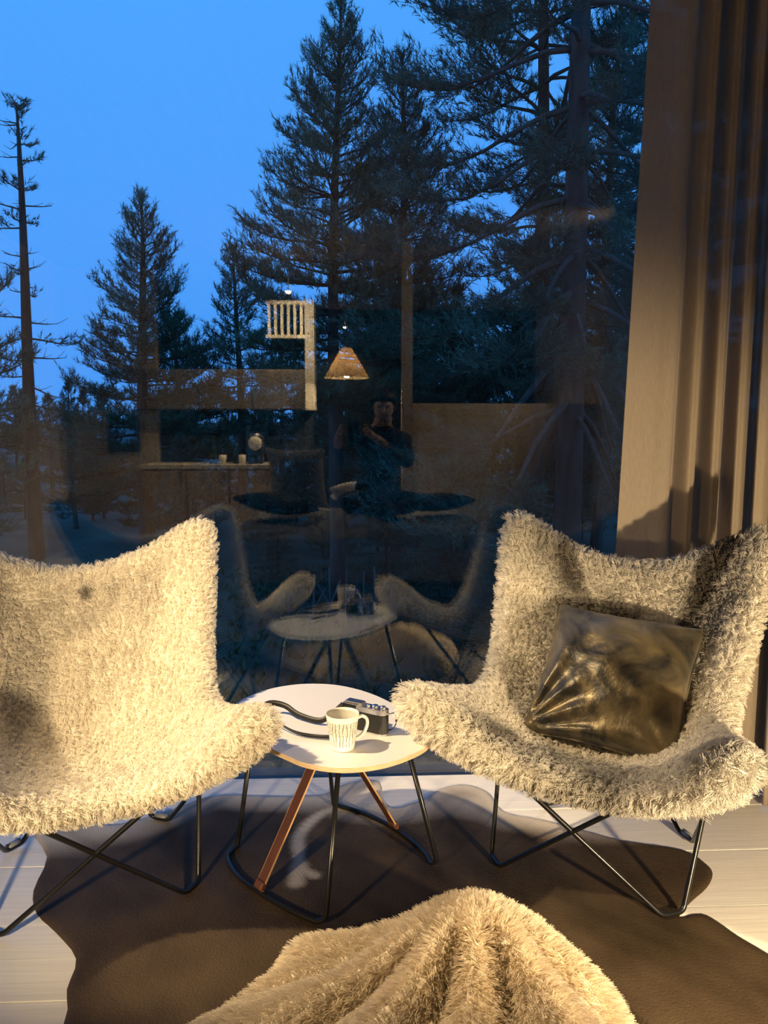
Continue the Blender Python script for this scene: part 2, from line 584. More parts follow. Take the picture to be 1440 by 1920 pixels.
# low heath over the clearing, too fine to count
r = np.random.default_rng(11)
N = 7000
hx = r.uniform(-7, 7, N); hy = 2.9 + 11 * r.random(N) ** 1.2
hz = ground_z(hx, hy)
nb = 7
B = np.repeat(np.stack([hx, hy, hz], 1), nb, 0)
D = r.normal(size=(N * nb, 3)) * .55; D[:, 2] = np.abs(D[:, 2]) * .5 + .55
D /= np.linalg.norm(D, axis=1)[:, None]
Ln = r.uniform(.05, .16, (N * nb, 1))
S = np.cross(D, [0.2, .3, 1.]); S /= np.linalg.norm(S, axis=1)[:, None]
V = np.stack([B + S * .006, B - S * .006 + D * 0, B + D * Ln * .6 + S * .014, B + D * Ln], 1).reshape(-1, 3)
i0 = np.arange(N * nb) * 4
T = np.concatenate([np.stack([i0, i0 + 1, i0 + 2], 1), np.stack([i0 + 1, i0 + 3, i0 + 2], 1)])
tag(tris_fast('heath', V, T, M['heath']), 'low heath and moss sprigs covering the ground outside the window', 'undergrowth', kind='stuff')

xs = np.linspace(-420, 420, 140)
V, Fc = [], []
for j, (dy, f) in enumerate([(0, 0), (40, .55), (90, 1.0), (200, .9)]):
    for x in xs:
        top = 7 + 4.0 * math.sin(x * .011 + 1) + 2.2 * math.sin(x * .031) + .8 * math.sin(x * .17)
        V.append((x, 330 + dy, -8 + f * (8 + top * .55)))
for j in range(3):
    for i in range(len(xs) - 1):
        a = j * len(xs) + i
        Fc.append((a, a + 1, a + 1 + len(xs), a + len(xs)))
tag(mesh_np('hill', V, Fc, M['hill'], None, True), kind='structure')
V = [(-600, 125, -2.9), (600, 125, -2.9), (600, 345, -6), (-600, 345, -6)]
tag(mesh_np('valley_ground', V, [(0, 1, 2, 3)], M['ground']), kind='structure')


# ------------------------------------------------------------------ pines
def needles(name, pos, dirs, length, per, width, spread, m, parent, r):
    n = len(pos)
    P = np.repeat(pos, per, 0); D0 = np.repeat(dirs, per, 0)
    D = D0 + r.normal(size=P.shape) * spread
    D /= np.linalg.norm(D, axis=1)[:, None] + 1e-9
    L = np.repeat(length, per)[:, None] * r.uniform(.6, 1.15, (n * per, 1))
    base = P + D0 * (r.uniform(-.45, .55, (n * per, 1)) * np.repeat(length, per)[:, None])
    S = np.cross(D, r.normal(size=P.shape)); S /= np.linalg.norm(S, axis=1)[:, None] + 1e-9
    W = width * r.uniform(.6, 1.3, (n * per, 1))
    V = np.stack([base - S * W * .5, base + S * W * .5, base + D * L], 1).reshape(-1, 3)
    T = np.arange(n * per * 3).reshape(-1, 3)
    return tris_fast(name, V, T, m, parent)


def pine_meshes(seed, H, zb, R, tr, n_whorl, per_whorl=5, prof='cone', droop=.25, tuft=.13, per=9, twig=.13, width=.011,
                az0=None, dens=1.0, dead=0, wob=.05, needle='needle', min_r=.02, top_r=.012, inner=.34, rise=1.0, lmin=.70):
    """one tree: trunk (V,F), branches (V,F), tuft arrays, all from z=0"""
    r = np.random.default_rng(seed)
    zz = np.linspace(0, H, 14)
    ph = r.uniform(0, 6.28, 2)
    path = np.stack([wob * np.sin(zz * .55 + ph[0]) * zz / H * 2, wob * np.sin(zz * .47 + ph[1]) * zz / H * 2, zz], 1)
    rad = tr * (1 - zz / H) ** .75 + top_r
    rad[0] *= 1.25
    tv, tf = tube_arrays(path, rad, 10)
    bv, bf, off = [], [], 0
    boughs = []
    tp, td = [], []

    def trunk_at(z):
        return np.array([np.interp(z, zz, path[:, 0]), np.interp(z, zz, path[:, 1]), z])
    hs = zb + (H - zb) * (np.linspace(0, 1, n_whorl) ** .95)
    for wi, h in enumerate(hs):
        t = (h - zb) / (H - zb)
        if prof == 'cone':
            Lm = R * (1 - t) ** .75 * (0.55 + .45 * min(1, t * 5 + .4)) + .10
        elif prof == 'oval':
            Lm = R * max(.10, math.sin(PI * (0.14 + .86 * t) ** .8)) ** .8 + .05
        else:
            Lm = R * (1 - .55 * t)
        n = per_whorl if t < .93 else 4
        a0 = r.uniform(0, 6.28)
        for q in range(n):
            az = a0 + 2 * PI * q / n + r.normal() * .35
            L = Lm * r.uniform(lmin, 1.12)
            el0 = .85 * rise * t ** 1.5 + .10 - droop * (1 - t) + r.normal() * .10
            k = 7
            p = trunk_at(min(H * .995, h + r.normal() * .06))
            pts = [p.copy()]
            bend = r.normal() * .12
            for s in range(k - 1):
                f = s / (k - 2)
                el = el0 - droop * .55 * math.sin(PI * min(1, f * 1.25)) + rise * (.36 * f * f if t > .1 else .25 * f * f)
                a = az + bend * f + r.normal() * .07
                p = p + (L / (k - 1)) * np.array([math.cos(a) * math.cos(el), math.sin(a) * math.cos(el), math.sin(el)])
                pts.append(p.copy())
            pts = np.array(pts)
            is_dead = r.random() < dead
            br = np.linspace(min(tr * .42, .009 + .013 * L), .004, k)
            v, f = tube_arrays(pts, br, 5)
            boughs.append((v, f))
            seg = np.gradient(pts, axis=0); seg /= np.linalg.norm(seg, axis=1)[:, None]
            # twigs
            m = max(3, int(1.7 * L / twig * dens))
            start = .22 if L < 1.2 else inner
            for j in range(m):
                u = start + (1 - start) * (j + r.random()) / m
                x = u * (k - 1); i = min(k - 2, int(x)); fr = x - i
                b = pts[i] * (1 - fr) + pts[i + 1] * fr
                d = seg[i]
                side = np.cross(d, [0, 0, 1.]); side /= np.linalg.norm(side) + 1e-9
                s = 1 if (j % 2) else -1
                tdv = d * r.uniform(.45, .9) + side * s * r.uniform(.35, 1.0) + np.array([0, 0, r.uniform(-.15, .65)])
                tdv /= np.linalg.norm(tdv)
                tl = L * r.uniform(.12, .32) * (1.15 - .5 * u) + .07
                e2 = b + tdv * tl + np.array([0, 0, .12 * tl])
                v, f = tube_arrays(np.array([b, (b + e2) / 2 - np.array([0, 0, .04 * tl]), e2]), np.array([.0055, .004, .0025]), 3)
                bv.append(v); bf += [tuple(i2 + off for i2 in ff) for ff in f]; off += len(v)
                if is_dead:
                    continue
                nt_ = max(2, int(tl / (tuft * .42)))
                for g in range(nt_):
                    c = b + (e2 - b) * ((g + .8) / nt_) ** .7 + r.normal(size=3) * .03
                    dd = tdv * .8 + np.array([0, 0, .50]) + r.normal(size=3) * .32
                    tp.append(c); td.append(dd / np.linalg.norm(dd))
            if not is_dead:
                for g in range(3):
                    tp.append(pts[-1] - seg[-1] * .07 * g); dd = seg[-1] + np.array([0, 0, .5]); td.append(dd / np.linalg.norm(dd))
    if not dead:
        for g in range(5):
            tp.append(np.array([path[-1, 0], path[-1, 1], H - .05 * g])); td.append(np.array([0, 0, 1.]))
    tp, td = np.array(tp), np.array(td)
    return dict(tv=tv, tf=tf, bv=np.concatenate(bv), bf=bf, boughs=boughs, tp=tp, td=td, tuft=tuft, per=per, width=width, r=r, needle=needle)


def make_pine(name, loc, label, group=None, rz=0, cat='tree', lean=0, **kw):
    d = pine_meshes(**kw)
    root = empty(name, loc, rz, label, cat, group)
    root.rotation_euler[1] = lean
    mesh_np('trunk', d['tv'], d['tf'], M['bark'], root, True)
    for v, f in d['boughs']:
        mesh_np('bough', v, f, M['bark_dark'], root, True)
    mesh_np('twigs', d['bv'], d['bf'], M['bark_dark'], root, True)['kind'] = 'stuff'
    ln = d['tuft'] * d['r'].uniform(.7, 1.25, len(d['tp']))
    needles('needle_foliage', d['tp'], d['td'], ln, d['per'], d['width'], .42, M[d['needle']], root, d['r'])['kind'] = 'stuff'
    return root


def gz(x, y):
    return float(ground_z(np.array([x]), np.array([y]))[0]) - .05


def P(x, y):
    return (x, y, gz(x, y))


make_pine('pine_tree', P(-4.85, 12), 'nearly bare tall pine with dead side branches, standing apart under open sky', lean=-.004,
          seed=21, H=5.89 - gz(-4.85, 12), zb=2.0, R=.80, tr=.115, n_whorl=18, per_whorl=3, prof='tube', droop=.22, dead=.68, tuft=.10, per=12, twig=.11, dens=.5, wob=.03, rise=.12, lmin=.15)
make_pine('pine_tree', P(-5.45, 11), 'bushy pine just behind the nearly bare pine',
          seed=22, H=4.9 - gz(-5.45, 11), zb=1.2, R=1.0, tr=.10, n_whorl=15, per_whorl=5, prof='oval', droop=.2, tuft=.14, per=10)
make_pine('pine_tree', P(-4.47, 17), 'full bushy pine with a broad pointed crown, standing alone',
          seed=23, H=6.0 - gz(-4.47, 17), zb=1.5, R=1.95, tr=.16, n_whorl=19, per_whorl=7, prof='cone', droop=.22, tuft=.135, per=10, width=.012, twig=.13)
make_pine('pine_tree', P(-4.0, 18.6), 'shorter pine whose trunk shows right behind the full bushy pine',
          seed=24, H=3.6 - gz(-4.0, 18.6), zb=1.6, R=1.5, tr=.12, n_whorl=13, per_whorl=5, prof='oval', droop=.25, tuft=.2, per=10, width=.017, twig=.19)
make_pine('pine_tree', P(-2.95, 21), 'slim pine with a narrow loose crown and long clear trunk',
          seed=25, H=5.82 - gz(-2.95, 21), zb=2.6, R=1.30, tr=.13, n_whorl=16, per_whorl=6, prof='cone', droop=.15, tuft=.155, per=10, width=.015, twig=.15)
make_pine('pine_tree', P(-.18, 10.5), 'tall pine with long layered branches reaching out toward the open sky',
          seed=26, H=6.51 - gz(-.18, 10.5), zb=2.9, R=1.50, tr=.105, n_whorl=19, per_whorl=7, prof='cone', droop=.20, tuft=.088, per=10, width=.0085, twig=.085)
make_pine('pine_tree', P(.85, 13.5), 'dense dark pine whose crown fills the space between the tall pines',
          seed=27, H=7.3 - gz(.85, 13.5), zb=2.0, R=1.75, tr=.13, n_whorl=24, per_whorl=7, prof='cone', droop=.3, tuft=.115, per=10, width=.011, twig=.105, needle='needle_b')
make_pine('pine_tree', P(2.92, 12), 'slender straight pine trunk just behind the thick gnarled pine',
          seed=28, H=12.3 - gz(2.92, 12), zb=4.6, R=1.9, tr=.13, n_whorl=20, per_whorl=5, prof='oval', droop=.35, tuft=.12, per=10, width=.011, twig=.13)
make_pine('pine_tree', P(2.47, 8.6), 'thick old pine with dark bark and heavy drooping curved boughs',
          seed=31, H=12.0 - gz(2.47, 8.6), zb=2.85, R=2.7, tr=.155, n_whorl=22, per_whorl=5, prof='tube', droop=.62, tuft=.095, per=9, width=.009, twig=.115, needle='needle_b', wob=.0, inner=.5)
make_pine('pine_tree', P(4.9, 15), 'thin leaning pine close to the curtain edge', lean=.01,
          seed=30, H=9.0 - gz(4.9, 15), zb=3.0, R=1.7, tr=.10, n_whorl=20, per_whorl=5, prof='oval', droop=.35, tuft=.17, per=10, width=.014, twig=.17, needle='needle_b')
make_pine('pine_tree', P(4.6, 10.6), 'bushy pine seen partly through the sheer curtain',
          seed=32, H=8.4 - gz(4.6, 10.6), zb=2.4, R=1.7, tr=.12, n_whorl=18, per_whorl=5, prof='oval', droop=.35, tuft=.14, per=10, width=.012, twig=.16, needle='needle_b')

# the wood behind: three kinds of smaller pine, copied
proto = []
for sd, H_, zb_, R_, pr in [(41, 6.5, 2.0, 1.3, 'cone'), (42, 7.2, 2.8, 1.5, 'oval'), (43, 5.4, 1.0, 1.5, 'cone')]:
    d = pine_meshes(seed=sd, H=H_, zb=zb_, R=R_, tr=.11, n_whorl=17, per_whorl=5, prof=pr, droop=.25, tuft=.22, per=10, twig=.22, width=.024, needle='needle_b')
    me = []
    av, af, ao = [d['bv']], list(d['bf']), len(d['bv'])
    for v, f in d['boughs']:
        av.append(v); af += [tuple(i + ao for i in ff) for ff in f]; ao += len(v)
    for nm, v, f, m in (('trunk', d['tv'], d['tf'], 'bark'), ('branches', np.concatenate(av), af, 'bark_dark')):
        x = bpy.data.meshes.new(nm); x.from_pydata([tuple(map(float, a)) for a in v], [], f); x.materials.append(M[m]); me.append((nm, x))
    o = needles('needle_foliage', d['tp'], d['td'], d['tuft'] * d['r'].uniform(.7, 1.25, len(d['tp'])), 10, .024, .42, M['needle_b'], None, d['r'])
    me.append(('needle_foliage', o.data)); bpy.data.objects.remove(o)
    proto.append(me)
spots = [(-12.2, 32, 2, .72), (-10.2, 30, 0, .62), (-7.9, 25, 2, .70), (-2.4, 27, 0, .95), (-6.4, 29, 2, .62), (-5.2, 33, 0, .6), (-1.4, 24, 2, .72),
         (-.2, 19, 2, .75), (1.6, 18, 1, .85), (2.8, 21, 0, .95), (4.4, 19, 1, .95), (5.6, 24, 0, 1.0), (3.5, 16, 2, .85), (6.6, 20, 1, .95),
         (1.9, 26, 0, .9), (.6, 30, 2, .9), (-1.2, 34, 0, .8), (7.4, 27, 2, 1.1), (6.0, 15.5, 0, .95), (-8.6, 36, 1, .6), (-3.9, 36, 1, .66), (4.9, 31, 2, 1.0), (9.4, 22, 0, 1.1),
         (-6.9, 19.5, 2, .52), (-3.3, 15.2, 2, .45), (-1.7, 16.5, 2, .50), (1.0, 21.5, 1, .9), (2.2, 14.6, 2, .7), (3.9, 13.4, 0, .7)]
_r = random.Random(77)
for _i in range(46):
    _y = _r.uniform(26, 52); _u = _r.uniform(-.56, .50)
    if _u < -.30 and _y < 34: _y += 12
    spots.append((_u * _y, _y, _r.randrange(3), _r.uniform(.62, .85) if _u < .02 else _r.uniform(.8, 1.25)))
for _i in range(26):
    _y = _r.uniform(18, 46); _u = _r.uniform(-1.0, -.60) if _i % 3 else _r.uniform(.55, .85)
    spots.append((_u * _y, _y, _r.randrange(3), _r.uniform(.7, 1.1)))
for _i in range(34):
    _y = _r.uniform(13.5, 26); _u = _r.uniform(-.54, .36)
    spots.append((_u * _y, _y, 2, _r.uniform(.26, .46)))
named = [(-4.85, 12), (-5.45, 11), (-4.47, 17), (-4.0, 18.6), (-2.95, 21), (-.18, 10.5), (.85, 13.5), (2.92, 12), (2.47, 8.6), (4.9, 15), (4.6, 10.6)]
kept = []
for sp in spots:                       # no two trunks crowd each other
    gap = .9 if sp[3] < .5 else 1.7
    if all(math.hypot(sp[0] - a[0], sp[1] - a[1]) > gap for a in kept) and all(math.hypot(sp[0] - a[0], sp[1] - a[1]) > .9 for a in named):
        kept.append(sp)
spots = kept
rr = random.Random(5)
for x, y_, kd, sc in spots:
    young = sc < .5 and kd == 2 and y_ < 26
    root = empty('young_pine' if young else 'distant_pine', (x, y_, gz(x, y_)), rr.uniform(0, 6.28),
                 'low young pine growing on the forest floor between the trunks' if young else 'dark pine in the wood behind the tall pines',
                 'tree', 'young pines on the forest floor' if young else 'pines in the wood behind')
    root.scale = (sc, sc, sc)
    for nm, x2 in proto[kd]:
        o = bpy.data.objects.new(nm, x2); COL.objects.link(o); o.parent = root
        if nm != 'trunk': o['kind'] = 'stuff'


def spruce(name, loc, label, seed, H, R, nw, rz=0):
    r = np.random.default_rng(seed)
    root = empty(name, loc, rz, label, 'shrub')
    tv, tf = tube_arrays(np.array([[0, 0, 0], [.01, 0, H * .5], [0, .01, H]]), np.array([.035, .022, .006]), 7)
    mesh_np('trunk', tv, tf, M['bark'], root, True)
    tp, td, bv, bf, off = [], [], [], [], 0
    for h in np.linspace(.06, H * .97, nw):
        t = h / H
        for q in range(7):
            az = r.uniform(0, 6.28); L = R * (1 - t) ** .8 * r.uniform(.7, 1.1) + .05
            d = np.array([math.cos(az), math.sin(az), -.18 + .3 * t])
            e_ = np.array([0, 0, h]) + d * L
            v, f = tube_arrays(np.array([[0, 0, h], (np.array([0, 0, h]) + e_) / 2 + [0, 0, .03 * L], e_]), np.array([.007, .005, .002]), 4)
            bv.append(v); bf += [tuple(i + off for i in ff) for ff in f]; off += len(v)
            for s in np.arange(.15, 1.02, .055 / L):
                c = np.array([0, 0, h]) + d * L * s
                sd = np.cross(d, [0, 0, 1.]); w = (1 - s * .7) * L * .35
                for g in (-1, -.4, .4, 1):
                    tp.append(c + sd * w * g * r.uniform(.4, 1) + [0, 0, r.normal() * .015]); dd = d + sd * g * .7 + r.normal(size=3) * .2; td.append(dd / np.linalg.norm(dd))
    mesh_np('branches', np.concatenate(bv), bf, M['bark_dark'], root, True)['kind'] = 'stuff'
    needles('needle_foliage', np.array(tp), np.array(td), np.full(len(tp), .075), 6, .010, .5, M['spruce'], root, r)['kind'] = 'stuff'
    return root


spruce('young_spruce', P(1.25, 9.6), 'young spruce with dense rounded top in front of the thick pine', 51, 2.1, .85, 17)
spruce('young_spruce', P(1.35, 7.0), 'low dense spruce on the ground outside near the glass', 52, 1.45, .75, 14)
spruce('young_spruce', P(.55, 12.0), 'young spruce behind the pole fence', 53, 1.9, .7, 13)
spruce('young_spruce', P(-1.2, 12.5), 'small spruce beside the pole fence end', 54, 1.2, .55, 11)

# pole fence outside
fx, fy = -.05, 9.3
fence = empty('pole_fence', (fx, fy, gz(fx, fy)), 0, 'old fence of upright and slanting grey poles in the wood', 'fence')
r = np.random.default_rng(8)
for i, (x, tx, h) in enumerate([(-.72, .02, .55), (-.60, .34, .62), (-.42, .03, .80), (-.38, .30, .70), (-.20, -.02, .84), (-.30, .45, .66), (-.02, .02, .82), (.02, -.38, .66),
                                (.20, .01, .80), (.10, .40, .72), (.36, -.02, .86), (.52, .02, .62), (.50, -.40, .60), (.40, .36, .58)]):
    b = np.array([x, r.normal() * .05, -.05]); e_ = np.array([x + tx, b[1] + r.normal() * .05, h])
    tube('fence_pole', np.array([b, (b + e_) / 2, e_]), np.array([.016, .014, .011]), M['pole'], fence, 6)


# ------------------------------------------------------------------ fur
def fur(name, parent, V, T, vcol, vlen, n, m, vcomb=None, clump=900, clumpy=.6, curl=.35, grav=.25, K=5, rad=.0009, seed=1, mask=None, lean=.5, rnd=.25):
    r = np.random.default_rng(seed)
    V = np.asarray(V, float); T = np.asarray(T, int)
    if mask is not None:
        T = T[mask[T].min(1) > 0]
    a, b, c = V[T[:, 0]], V[T[:, 1]], V[T[:, 2]]
    fn = np.cross(b - a, c - a); ar = np.linalg.norm(fn, axis=1)
    vn = np.zeros_like(V)
    for q in range(3):
        np.add.at(vn, T[:, q], fn)
    vn /= np.linalg.norm(vn, axis=1)[:, None] + 1e-12
    ti = r.choice(len(T), n, p=ar / ar.sum())
    u, v = r.random(n), r.random(n)
    fl = u + v > 1; u[fl], v[fl] = 1 - u[fl], 1 - v[fl]
    w = np.stack([1 - u - v, u, v], 1)
    I = T[ti]
    mixv = lambda A: (A[I] * w[..., None]).sum(1)
    Pp, Nn, C = mixv(V), mixv(vn), mixv(vcol)
    Nn /= np.linalg.norm(Nn, axis=1)[:, None] + 1e-12
    Ln = (vlen[I] * w).sum(1) * r.uniform(.75, 1.2, n)
    Cb = mixv(vcomb) if vcomb is not None else np.zeros((n, 3))
    ci = r.choice(n, clump, replace=False)
    kd = kdtree.KDTree(clump)
    for i, q in enumerate(ci): kd.insert(Pp[q], i)
    kd.balance()
    near = np.array([kd.find(p)[1] for p in Pp])
    def tang(A, Nv):
        return A - Nv * (A * Nv).sum(1)[:, None]
    t_c = tang(r.normal(size=(clump, 3)), Nn[ci]) * lean
    ph_c = r.uniform(0, 6.28, clump)
    lean_h = Cb + t_c[near] + tang(r.normal(size=(n, 3)), Nn) * rnd
    lean_cc = Cb[ci] + t_c
    T1 = np.cross(Nn, [0.31, .52, .79]); T1 /= np.linalg.norm(T1, axis=1)[:, None] + 1e-9
    T2 = np.cross(Nn, T1)
    S = np.linspace(0, 1, K)
    pos = np.empty((n, K, 3), np.float32)
    for k_, s in enumerate(S):
        h = Pp + Nn * (Ln * s)[:, None] + lean_h * (Ln * s * s)[:, None]
        lc = Ln[ci]
        hc = (Pp[ci] + Nn[ci] * (lc * s)[:, None] + lean_cc * (lc * s * s)[:, None])[near]
        p = h + (hc - h) * (clumpy * s)
        ang = ph_c[near] + 5.5 * s
        p = p + (T1 * np.cos(ang)[:, None] + T2 * np.sin(ang)[:, None]) * (curl * Ln * s * .5)[:, None]
        p[:, 2] -= grav * Ln * s * s
        pos[:, k_] = p
    cv = bpy.data.hair_curves.new(name)
    cv.add_curves([K] * n)
    cv.attributes['position'].data.foreach_set('vector', pos.ravel())
    ra = cv.attributes.get('radius') or cv.attributes.new('radius', 'FLOAT', 'POINT')
    ra.data.foreach_set('value', np.tile(np.linspace(rad, rad * .35, K), n).astype(np.float32))
    C = np.clip(C * r.uniform(.88, 1.1, (n, 1)) * (r.uniform(.92, 1.08, clump)[near])[:, None], 0, .95)
    ca = cv.attributes.new('fur_color', 'FLOAT_COLOR', 'CURVE')
    ca.data.foreach_set('color', np.concatenate([C, np.ones((n, 1))], 1).astype(np.float32).ravel())
    cv.materials.append(m)
    o = bpy.data.objects.new(name, cv)
    COL.objects.link(o)
    o.parent = parent
    o['kind'] = 'stuff'
    return o


# ------------------------------------------------------------------ butterfly chairs
CH = dict(wf=.24, wr=.21, yr=.413, wR=.353, yR=.485, zR=.842, wF=.355, yF=-.160, zF=.462)
ROD = .0065


def chair_frame(parent):
    c = CH
    feet = {'fl': (-c['wf'], 0, ROD), 'fr': (c['wf'], 0, ROD), 'rl': (-c['wr'], c['yr'], ROD), 'rr': (c['wr'], c['yr'], ROD)}
    tips = {'RL': (-c['wR'], c['yR'], c['zR']), 'RR': (c['wR'], c['yR'], c['zR']), 'FL': (-c['wF'], c['yF'], c['zF']), 'FR': (c['wF'], c['yF'], c['zF'])}
    A = {k: Vector(v) for k, v in {**feet, **tips}.items()}
    for loop in (('RL', 'fl', 'FR', 'rr'), ('RR', 'fr', 'FL', 'rl')):
        pts = []
        for i, k in enumerate(loop):
            p, pr, nx_ = A[k], A[loop[i - 1]], A[loop[(i + 1) % 4]]
            off = .034 if k in feet else .045
            for q in (pr, nx_):
                d = q - p; d.z = 0; d.normalize()
                pts.append(p + d * off)
        fr = tube('frame_rod', fillet(pts, .016, True, 4), ROD, M['steel'], parent, 8, True)
        for k in loop:
            if k in ('rl', 'rr'):
                i = loop.index(k); pr, nx_ = A[loop[i - 1]], A[loop[(i + 1) % 4]]
                d1 = (pr - A[k]); d1.z = 0; d1.normalize(); d2 = (nx_ - A[k]); d2.z = 0; d2.normalize()
                a, b = A[k] + d1 * .024, A[k] + d2 * .024
                a.z = b.z = .0105
                tube('foot_clip', [tuple(a), tuple((a + b) / 2), tuple(b)], .0102, M['clip'], fr, 10)


def cubic(knots, vals, t):
    """monotone-ish smooth interpolation of a few knots"""
    knots, vals = np.asarray(knots, float), np.asarray(vals, float)
    m = np.gradient(vals, knots)
    i = np.clip(np.searchsorted(knots, t) - 1, 0, len(knots) - 2)
    h = knots[i + 1] - knots[i]; s = (t - knots[i]) / h
    return ((2 * s ** 3 - 3 * s ** 2 + 1) * vals[i] + (s ** 3 - 2 * s ** 2 + s) * h * m[i]
            + (-2 * s ** 3 + 3 * s ** 2) * vals[i + 1] + (s ** 3 - s ** 2) * h * m[i + 1])


KB = [-1, -.5, 0, .5, 1]
EDGE = dict(x=[.425, .375, .315, .372, .545], y=[-.320, -.07, .16, .350, .540], z=[.585, .480, .462, .725, 1.250])
CENT = dict(y=[-.100, .09, .255, .405, .475], z=[.312, .290, .335, .545, .765])


def sling_surface(a, b):
    ex, ey, ez = (cubic(KB, EDGE[k], b) for k in 'xyz')
    cy, cz = (cubic(KB, CENT[k], b) for k in 'yz')
    fr = np.clip(-b, 0, 1)
    gy = np.abs(a) ** (2.1 - .4 * fr)
    gz_ = np.abs(a) ** (2.1 + .05 * fr)
    yy, zz = cy + (ey - cy) * gy, cz + (ez - cz) * gz_
    zz = .945 - .028 * np.log1p(np.exp((.945 - zz) / .028))       # the skin rolls over the high tips
    yy = -.250 + .02 * np.log1p(np.exp((yy + .250) / .02))        # and over the front ones
    return np.stack([ex * a, yy, zz], -1)


def make_sheepskin(parent, colour, seed, nhair, hair_len, tag_label, curl):
    n = 110
    lin = np.linspace(-1, 1, n)
    Ag, Bg = np.meshgrid(lin, lin, indexing='ij')
    pw_ = np.where(Bg > 0, 3.0, 6.0)
    mx = np.maximum(np.abs(Ag), np.abs(Bg)); nr = (np.abs(Ag) ** pw_ + np.abs(Bg) ** pw_) ** (1 / pw_)
    kf = np.where(nr > 0, mx / np.maximum(nr, 1e-9), 1)
    a, b = Ag * kf, Bg * kf
    S = sling_surface(a, b)
    da = sling_surface(np.clip(a + 1e-3, -1, 1), b) - sling_surface(np.clip(a - 1e-3, -1, 1), b)
    db = sling_surface(a, np.clip(b + 1e-3, -1, 1)) - sling_surface(a, np.clip(b - 1e-3, -1, 1))
    N = np.cross(da, db); N /= np.linalg.norm(N, axis=-1)[..., None]
    N[N[..., 2] < -.6] *= -1
    rim = 1 - mx
    th = .034 * np.sqrt(np.clip(1 - (1 - np.clip(rim / .13, 0, 1)) ** 2, 0, 1))
    th = th * (1 + .9 * np.clip((np.abs(a) - .55) * 2.5, 0, 1) * np.clip((-b - .45) * 2.2, 0, 1) + .25 * np.clip((np.abs(a) - .5) * 2, 0, 1) * np.clip((b - .5) * 2, 0, 1))
    lump = wave_noise(seed, 75, 3)
    top = S + N * (th + .0042 * lump(S) * np.clip(rim / .1, 0, 1))[..., None]
    bot = S - N * (th * .85 + .001)[..., None]
    V = np.concatenate([top.reshape(-1, 3), bot.reshape(-1, 3)])
    idx = np.arange(n * n).reshape(n, n)
    q = np.stack([idx[:-1, :-1], idx[1:, :-1], idx[1:, 1:], idx[:-1, 1:]], -1).reshape(-1, 4)
    Fc = [tuple(f) for f in q] + [tuple(f[::-1] + n * n) for f in q]
    ringi = list(idx[:, 0]) + list(idx[-1, 1:]) + list(idx[::-1, -1][1:]) + list(idx[0, ::-1][1:-1])
    for i in range(len(ringi)):
        p, r2 = ringi[i], ringi[(i + 1) % len(ringi)]
        Fc.append((p, p + n * n, r2 + n * n, r2))
    ab = np.concatenate([np.stack([a, b], -1).reshape(-1, 2)] * 2)
    C = colour(ab, V)
    o = mesh_np('sheepskin', V, Fc, M['skin_base'], parent, True)
    set_color(o.data, 'fur_color', C * .8)
    T = []
    for f in Fc:
        T += [(f[0], f[1], f[2]), (f[0], f[2], f[3])]
    rimv = np.concatenate([rim.ravel(), rim.ravel()])
    # keep hair off the hidden middle of the underside
    mask = np.ones(len(V), int); mask[n * n:] = (rim.ravel() < .24).astype(int)
    # pile lies outward at the rim, downhill on the back
    outw = np.zeros_like(V)
    ctr = np.array([0, .22, .45])
    outw = (V - ctr); outw /= np.linalg.norm(outw, axis=1)[:, None]
    comb = outw * np.clip(1 - rimv / .25, 0, 1)[:, None] * .45
    ln = hair_len * (1 + .30 * np.clip(1 - rimv / .16, 0, 1)) * (1 + 2.2 * np.clip(-ab[:, 1] - .62, 0, 1) * np.clip(np.abs(ab[:, 0]) * 1.6 - .6, 0, 1))
    fur('wool', o, V, np.array(T), C, ln, nhair, M['wool_l'], comb, clump=nhair // 9, clumpy=.45, curl=curl, grav=.12, K=4, rad=.00085, seed=seed, mask=mask, lean=.30, rnd=.35)
    return o


CREAM = np.array([.86, .805, .70])
GREY = np.array([.40, .37, .33])
DARK = np.array([.10, .085, .07])


def blob(ab, ca, cb, ra, rb, n):
    d = ((ab[:, 0] - ca) / ra) ** 2 + ((ab[:, 1] - cb) / rb) ** 2
    return np.clip(1.25 - d + .55 * n, 0, 1)


def colour_left(ab, V):
    n1 = wave_noise(101, 14, 3)(V); n2 = wave_noise(102, 30, 3)(V)
    C = np.repeat(CREAM[None], len(V), 0)
    k = np.maximum(blob(ab, -.48, .42, .26, .55, n1), .55 * blob(ab, .42, .60, .16, .34, n1))
    k = np.maximum(k, .40 * blob(ab, .0, .75, .5, .2, n1))
    k = np.clip(k * (.55 + .35 * n2), 0, .8)[:, None]
    C = C * (1 - k) + GREY * k
    s = (.9 * blob(ab, .03, .84, .05, .06, n2))[:, None]
    return C * (1 - s) + DARK * s


